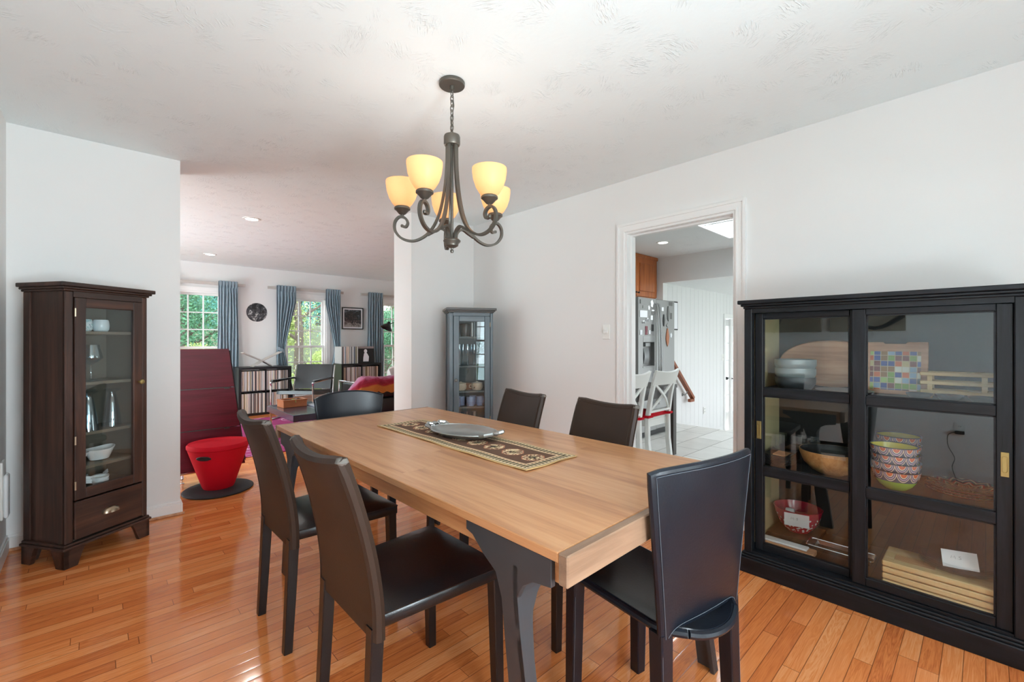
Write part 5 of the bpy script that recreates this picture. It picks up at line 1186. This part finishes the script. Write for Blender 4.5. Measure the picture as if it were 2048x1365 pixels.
def cushion(label, loc):
    t = thing('seat_cushion', label, 'cushion', loc, 0, 'red seat cushions')
    b = MB(); b.surf(lambda u, v: (-.175+.35*u, .045+.365*v, .4745+.020*(1-abs(2*u-1)**5)*(1-abs(2*v-1)**5)), 12, 12); b.box(-.176, .045, .4535, .176, .41, .476, .008); b.build('pad', M['red'], t)
    b = MB()
    for s in (-1, 1): b.tube([(s*.165, .05, .468), (s*.222, .04, .470), (s*.226, -.015, .472), (s*.17, -.022, .474), (s*.150, .03, .470)], .013, 6)
    b.box(-.17, .018, .4535, .17, .046, .500, .006); b.build('tie', M['red'], t, 50)
K1, K2 = (4.020, 2.185, .0025), (3.475, 2.185, .0025)
c0 = cross_chair('white cross-back chair with a red cushion, on the right, nearer the dark table leg', K1, 0)
dup(c0, K2, 0, 'white cross-back chair with a red cushion, on the left, partly behind the door casing')
cushion('red tied cushion on the right-hand white kitchen chair', K1); cushion('red tied cushion on the left-hand white kitchen chair', K2)
t = thing('handrail', 'brown wooden handrail slanting down the white stair wall', 'handrail', (6.6, YS, .55))
b = MB(); b.sweep([(-.65, -.085, .475), (.17, -.085, -.25)], [(-.030, -.022), (.030, -.022), (.030, .022), (-.030, .022)], False, None, (0, 1, 0)); b.bar((.185, -.085, -.278), (.05, -.085, -.278), .045, .045); b.build('rail', M['railw'], t, smooth=False)
for x, z in ((.0, -.10), (-.45, .30)):
    b = MB(); b.tube([(x, -.001, z-.09), (x, -.05, z-.09), (x, -.085, z-.03)], .008, 8); b.lathe([(0, 0), (.026, 0), (.022, .008), (0, .010)], 14, Mx=Matrix.Translation((x, 0, z-.09)) @ Matrix.Rotation(pi/2, 4, 'X')); b.build('bracket', M['steel'], t)
t = thing('wall_board', 'dark framed board on the stair wall beside the refrigerator', 'picture', (6.30, YS-.005, 1.565))
b = MB(); b.box(-.11, -.018, -.215, .11, 0, .215, .003); b.build('frame', M['black'], t, smooth=False)
b = MB(); b.box(-.092, -.021, -.195, .092, -.018, .195); b.build('board', M['paper'], t, smooth=False)

# ------------------------------------------------------------------ garden beyond the windows
b = MB(); b.box(-25, YW+.5, -.62, 40, 15, -.42); b.box(-20, -22, -.62, 25, YL-.5, -.42); o = b.build('lawn', M['lawn'], smooth=False); struct(o)
rh = random.Random(3)
b = MB(); b.surf(lambda u, v: (-25+70*u, 15+26*v, -.44+4.6*v**.85+.25*sin(u*19)*v+.2*sin(v*11+u*7)), 40, 16); o = b.build('hill', M['hill']); struct(o)
def leaves(b, c, rx, ry, rz, n, size, R):
    t = bmesh.new()
    for i in range(n*6):
        while True:
            p = Vector((R.uniform(-1, 1), R.uniform(-1, 1), R.uniform(-1, 1)))
            if .25 < p.length < 1: break
        p = Vector((c[0]+p.x*rx, c[1]+p.y*ry, c[2]+p.z*rz)); s = size*R.uniform(.25, .60)
        a = Vector((R.uniform(-1, 1), R.uniform(-1, 1), R.uniform(-1, 1))).normalized(); q = a.cross(Vector((R.uniform(-1, 1), R.uniform(-1, 1), .3))).normalized(); w = a.cross(q)*(.22*s)
        v = [t.verts.new(p-a*s), t.verts.new(p+q*s*.45+w), t.verts.new(p+a*s), t.verts.new(p-q*s*.45+w)]
        t.faces.new((v[0], v[1], v[2])); t.faces.new((v[0], v[2], v[3]))
    b._add(t)
def tree(label, x, y, z, h, r, mat, n, size, low=.15, seed=1, name='garden_tree', cat='tree', branches=9):
    R = random.Random(seed); t = thing(name, label, cat, (x, y, z), 0, 'garden trees and shrubs')
    b = MB(); b.tube([(0, 0, -.1), (.03*h/4, 0, h*.3), (-.04*h/4, .03, h*.6), (0, 0, h*.92)], [.035*h**.8, .028*h**.8, .016*h**.8, .004], 8)
    for k in range(branches):
        a = R.uniform(0, 2*pi); z0 = h*R.uniform(.15, .7); l = r*R.uniform(.6, 1.1)
        b.tube([(0, 0, z0), (l*.5*cos(a), l*.5*sin(a), z0+l*.35), (l*cos(a), l*sin(a), z0+l*R.uniform(.4, .9))], [.012*h**.8, .008*h**.8, .003], 6)
        for q in range(3):
            a2 = a+R.uniform(-.8, .8); b.tube([(l*.5*cos(a), l*.5*sin(a), z0+l*.35), (l*.5*cos(a)+l*.5*cos(a2), l*.5*sin(a)+l*.5*sin(a2), z0+l*R.uniform(.5, 1.1))], [.006*h**.8, .002], 5)
    b.build('trunk', M['bark'], t)
    if n:
        b = MB(); m = 7
        for k in range(m):
            a = R.uniform(0, 2*pi); d = r*R.uniform(.1, .6); leaves(b, (d*cos(a), d*sin(a), h*(low+(1-low)*R.uniform(.15, .85))), r*.6, r*.6, h*.24, n//m, size, R)
        b.build('foliage', M[mat], t, smooth=False)
T = [('dense dark evergreen on the left of the left window', 1.55, 13.6, -.4, 5.0, 1.1, 'leafc', 1900, .09), ('teal leafy tree on the right of the left window', 3.2, 17.0, .2, 5.5, 1.5, 'leafa', 2000, .10), ('bare grey branching tree at the left of the middle window', 4.2, 13.4, -.4, 6.0, 1.2, 'leafb', 350, .07),
 ('yellow-green bush low in the middle window', 4.05, 11.2, -.45, 1.5, .75, 'leafb', 2200, .06), ('bare branching tree behind the middle window', 5.9, 15.6, .2, 6.0, 1.5, 'leafa', 700, .08), ('teal shrub on the slope behind the middle window', 6.4, 20.0, 1.2, 4.2, 1.6, 'leafa', 3000, .10),
 ('deep green hedge shrub low in the right window', 6.35, 12.3, -.45, 2.6, .9, 'leafc', 3000, .06), ('yellow-green tree at the top of the right window', 9.6, 18.0, .6, 5.5, 1.7, 'leafb', 2600, .10), ('low yellow-green shrub under the left window trees', 1.75, 11.3, -.45, 1.5, .75, 'leafb', 2000, .06), ('teal tree far up the slope', 4.0, 25.5, 2.2, 6.5, 2.3, 'leafa', 3000, .16),
 ('deep green tree far up the slope on the right', 14.2, 26.0, 2.2, 7.0, 2.4, 'leafc', 2800, .16), ('deep green tree far up the slope on the left', -1.6, 22.5, 1.8, 7.0, 2.2, 'leafc', 2400, .16), ('deep green tree up the slope in the middle', 8.9, 25.0, 2.1, 6.5, 2.3, 'leafc', 3000, .16),
 ('low grey-green shrub up the slope behind the left window trees', 2.6, 20.6, 1.3, 2.2, 1.2, 'leafa', 2400, .08), ('low yellow shrub on the slope in the middle window', 5.0, 18.2, .8, 1.6, .9, 'leafb', 2200, .07)]
for i, a in enumerate(T): tree(*a, seed=11+i)
for i, (x, y, lab) in enumerate(((-.6, -4.2, 'small-leaved shrub outside the rear window, mirrored in the grey cabinet'), (1.4, -4.2, 'small-leaved shrub in the middle outside the rear windows'), (3.4, -4.2, 'small-leaved shrub on the hutch side outside the rear windows'))):
    tree(lab, x, y, -.45, 1.75, .9, 'leafa', 2200, .05, .05, 40+i, 'garden_shrub', 'shrub', 5)
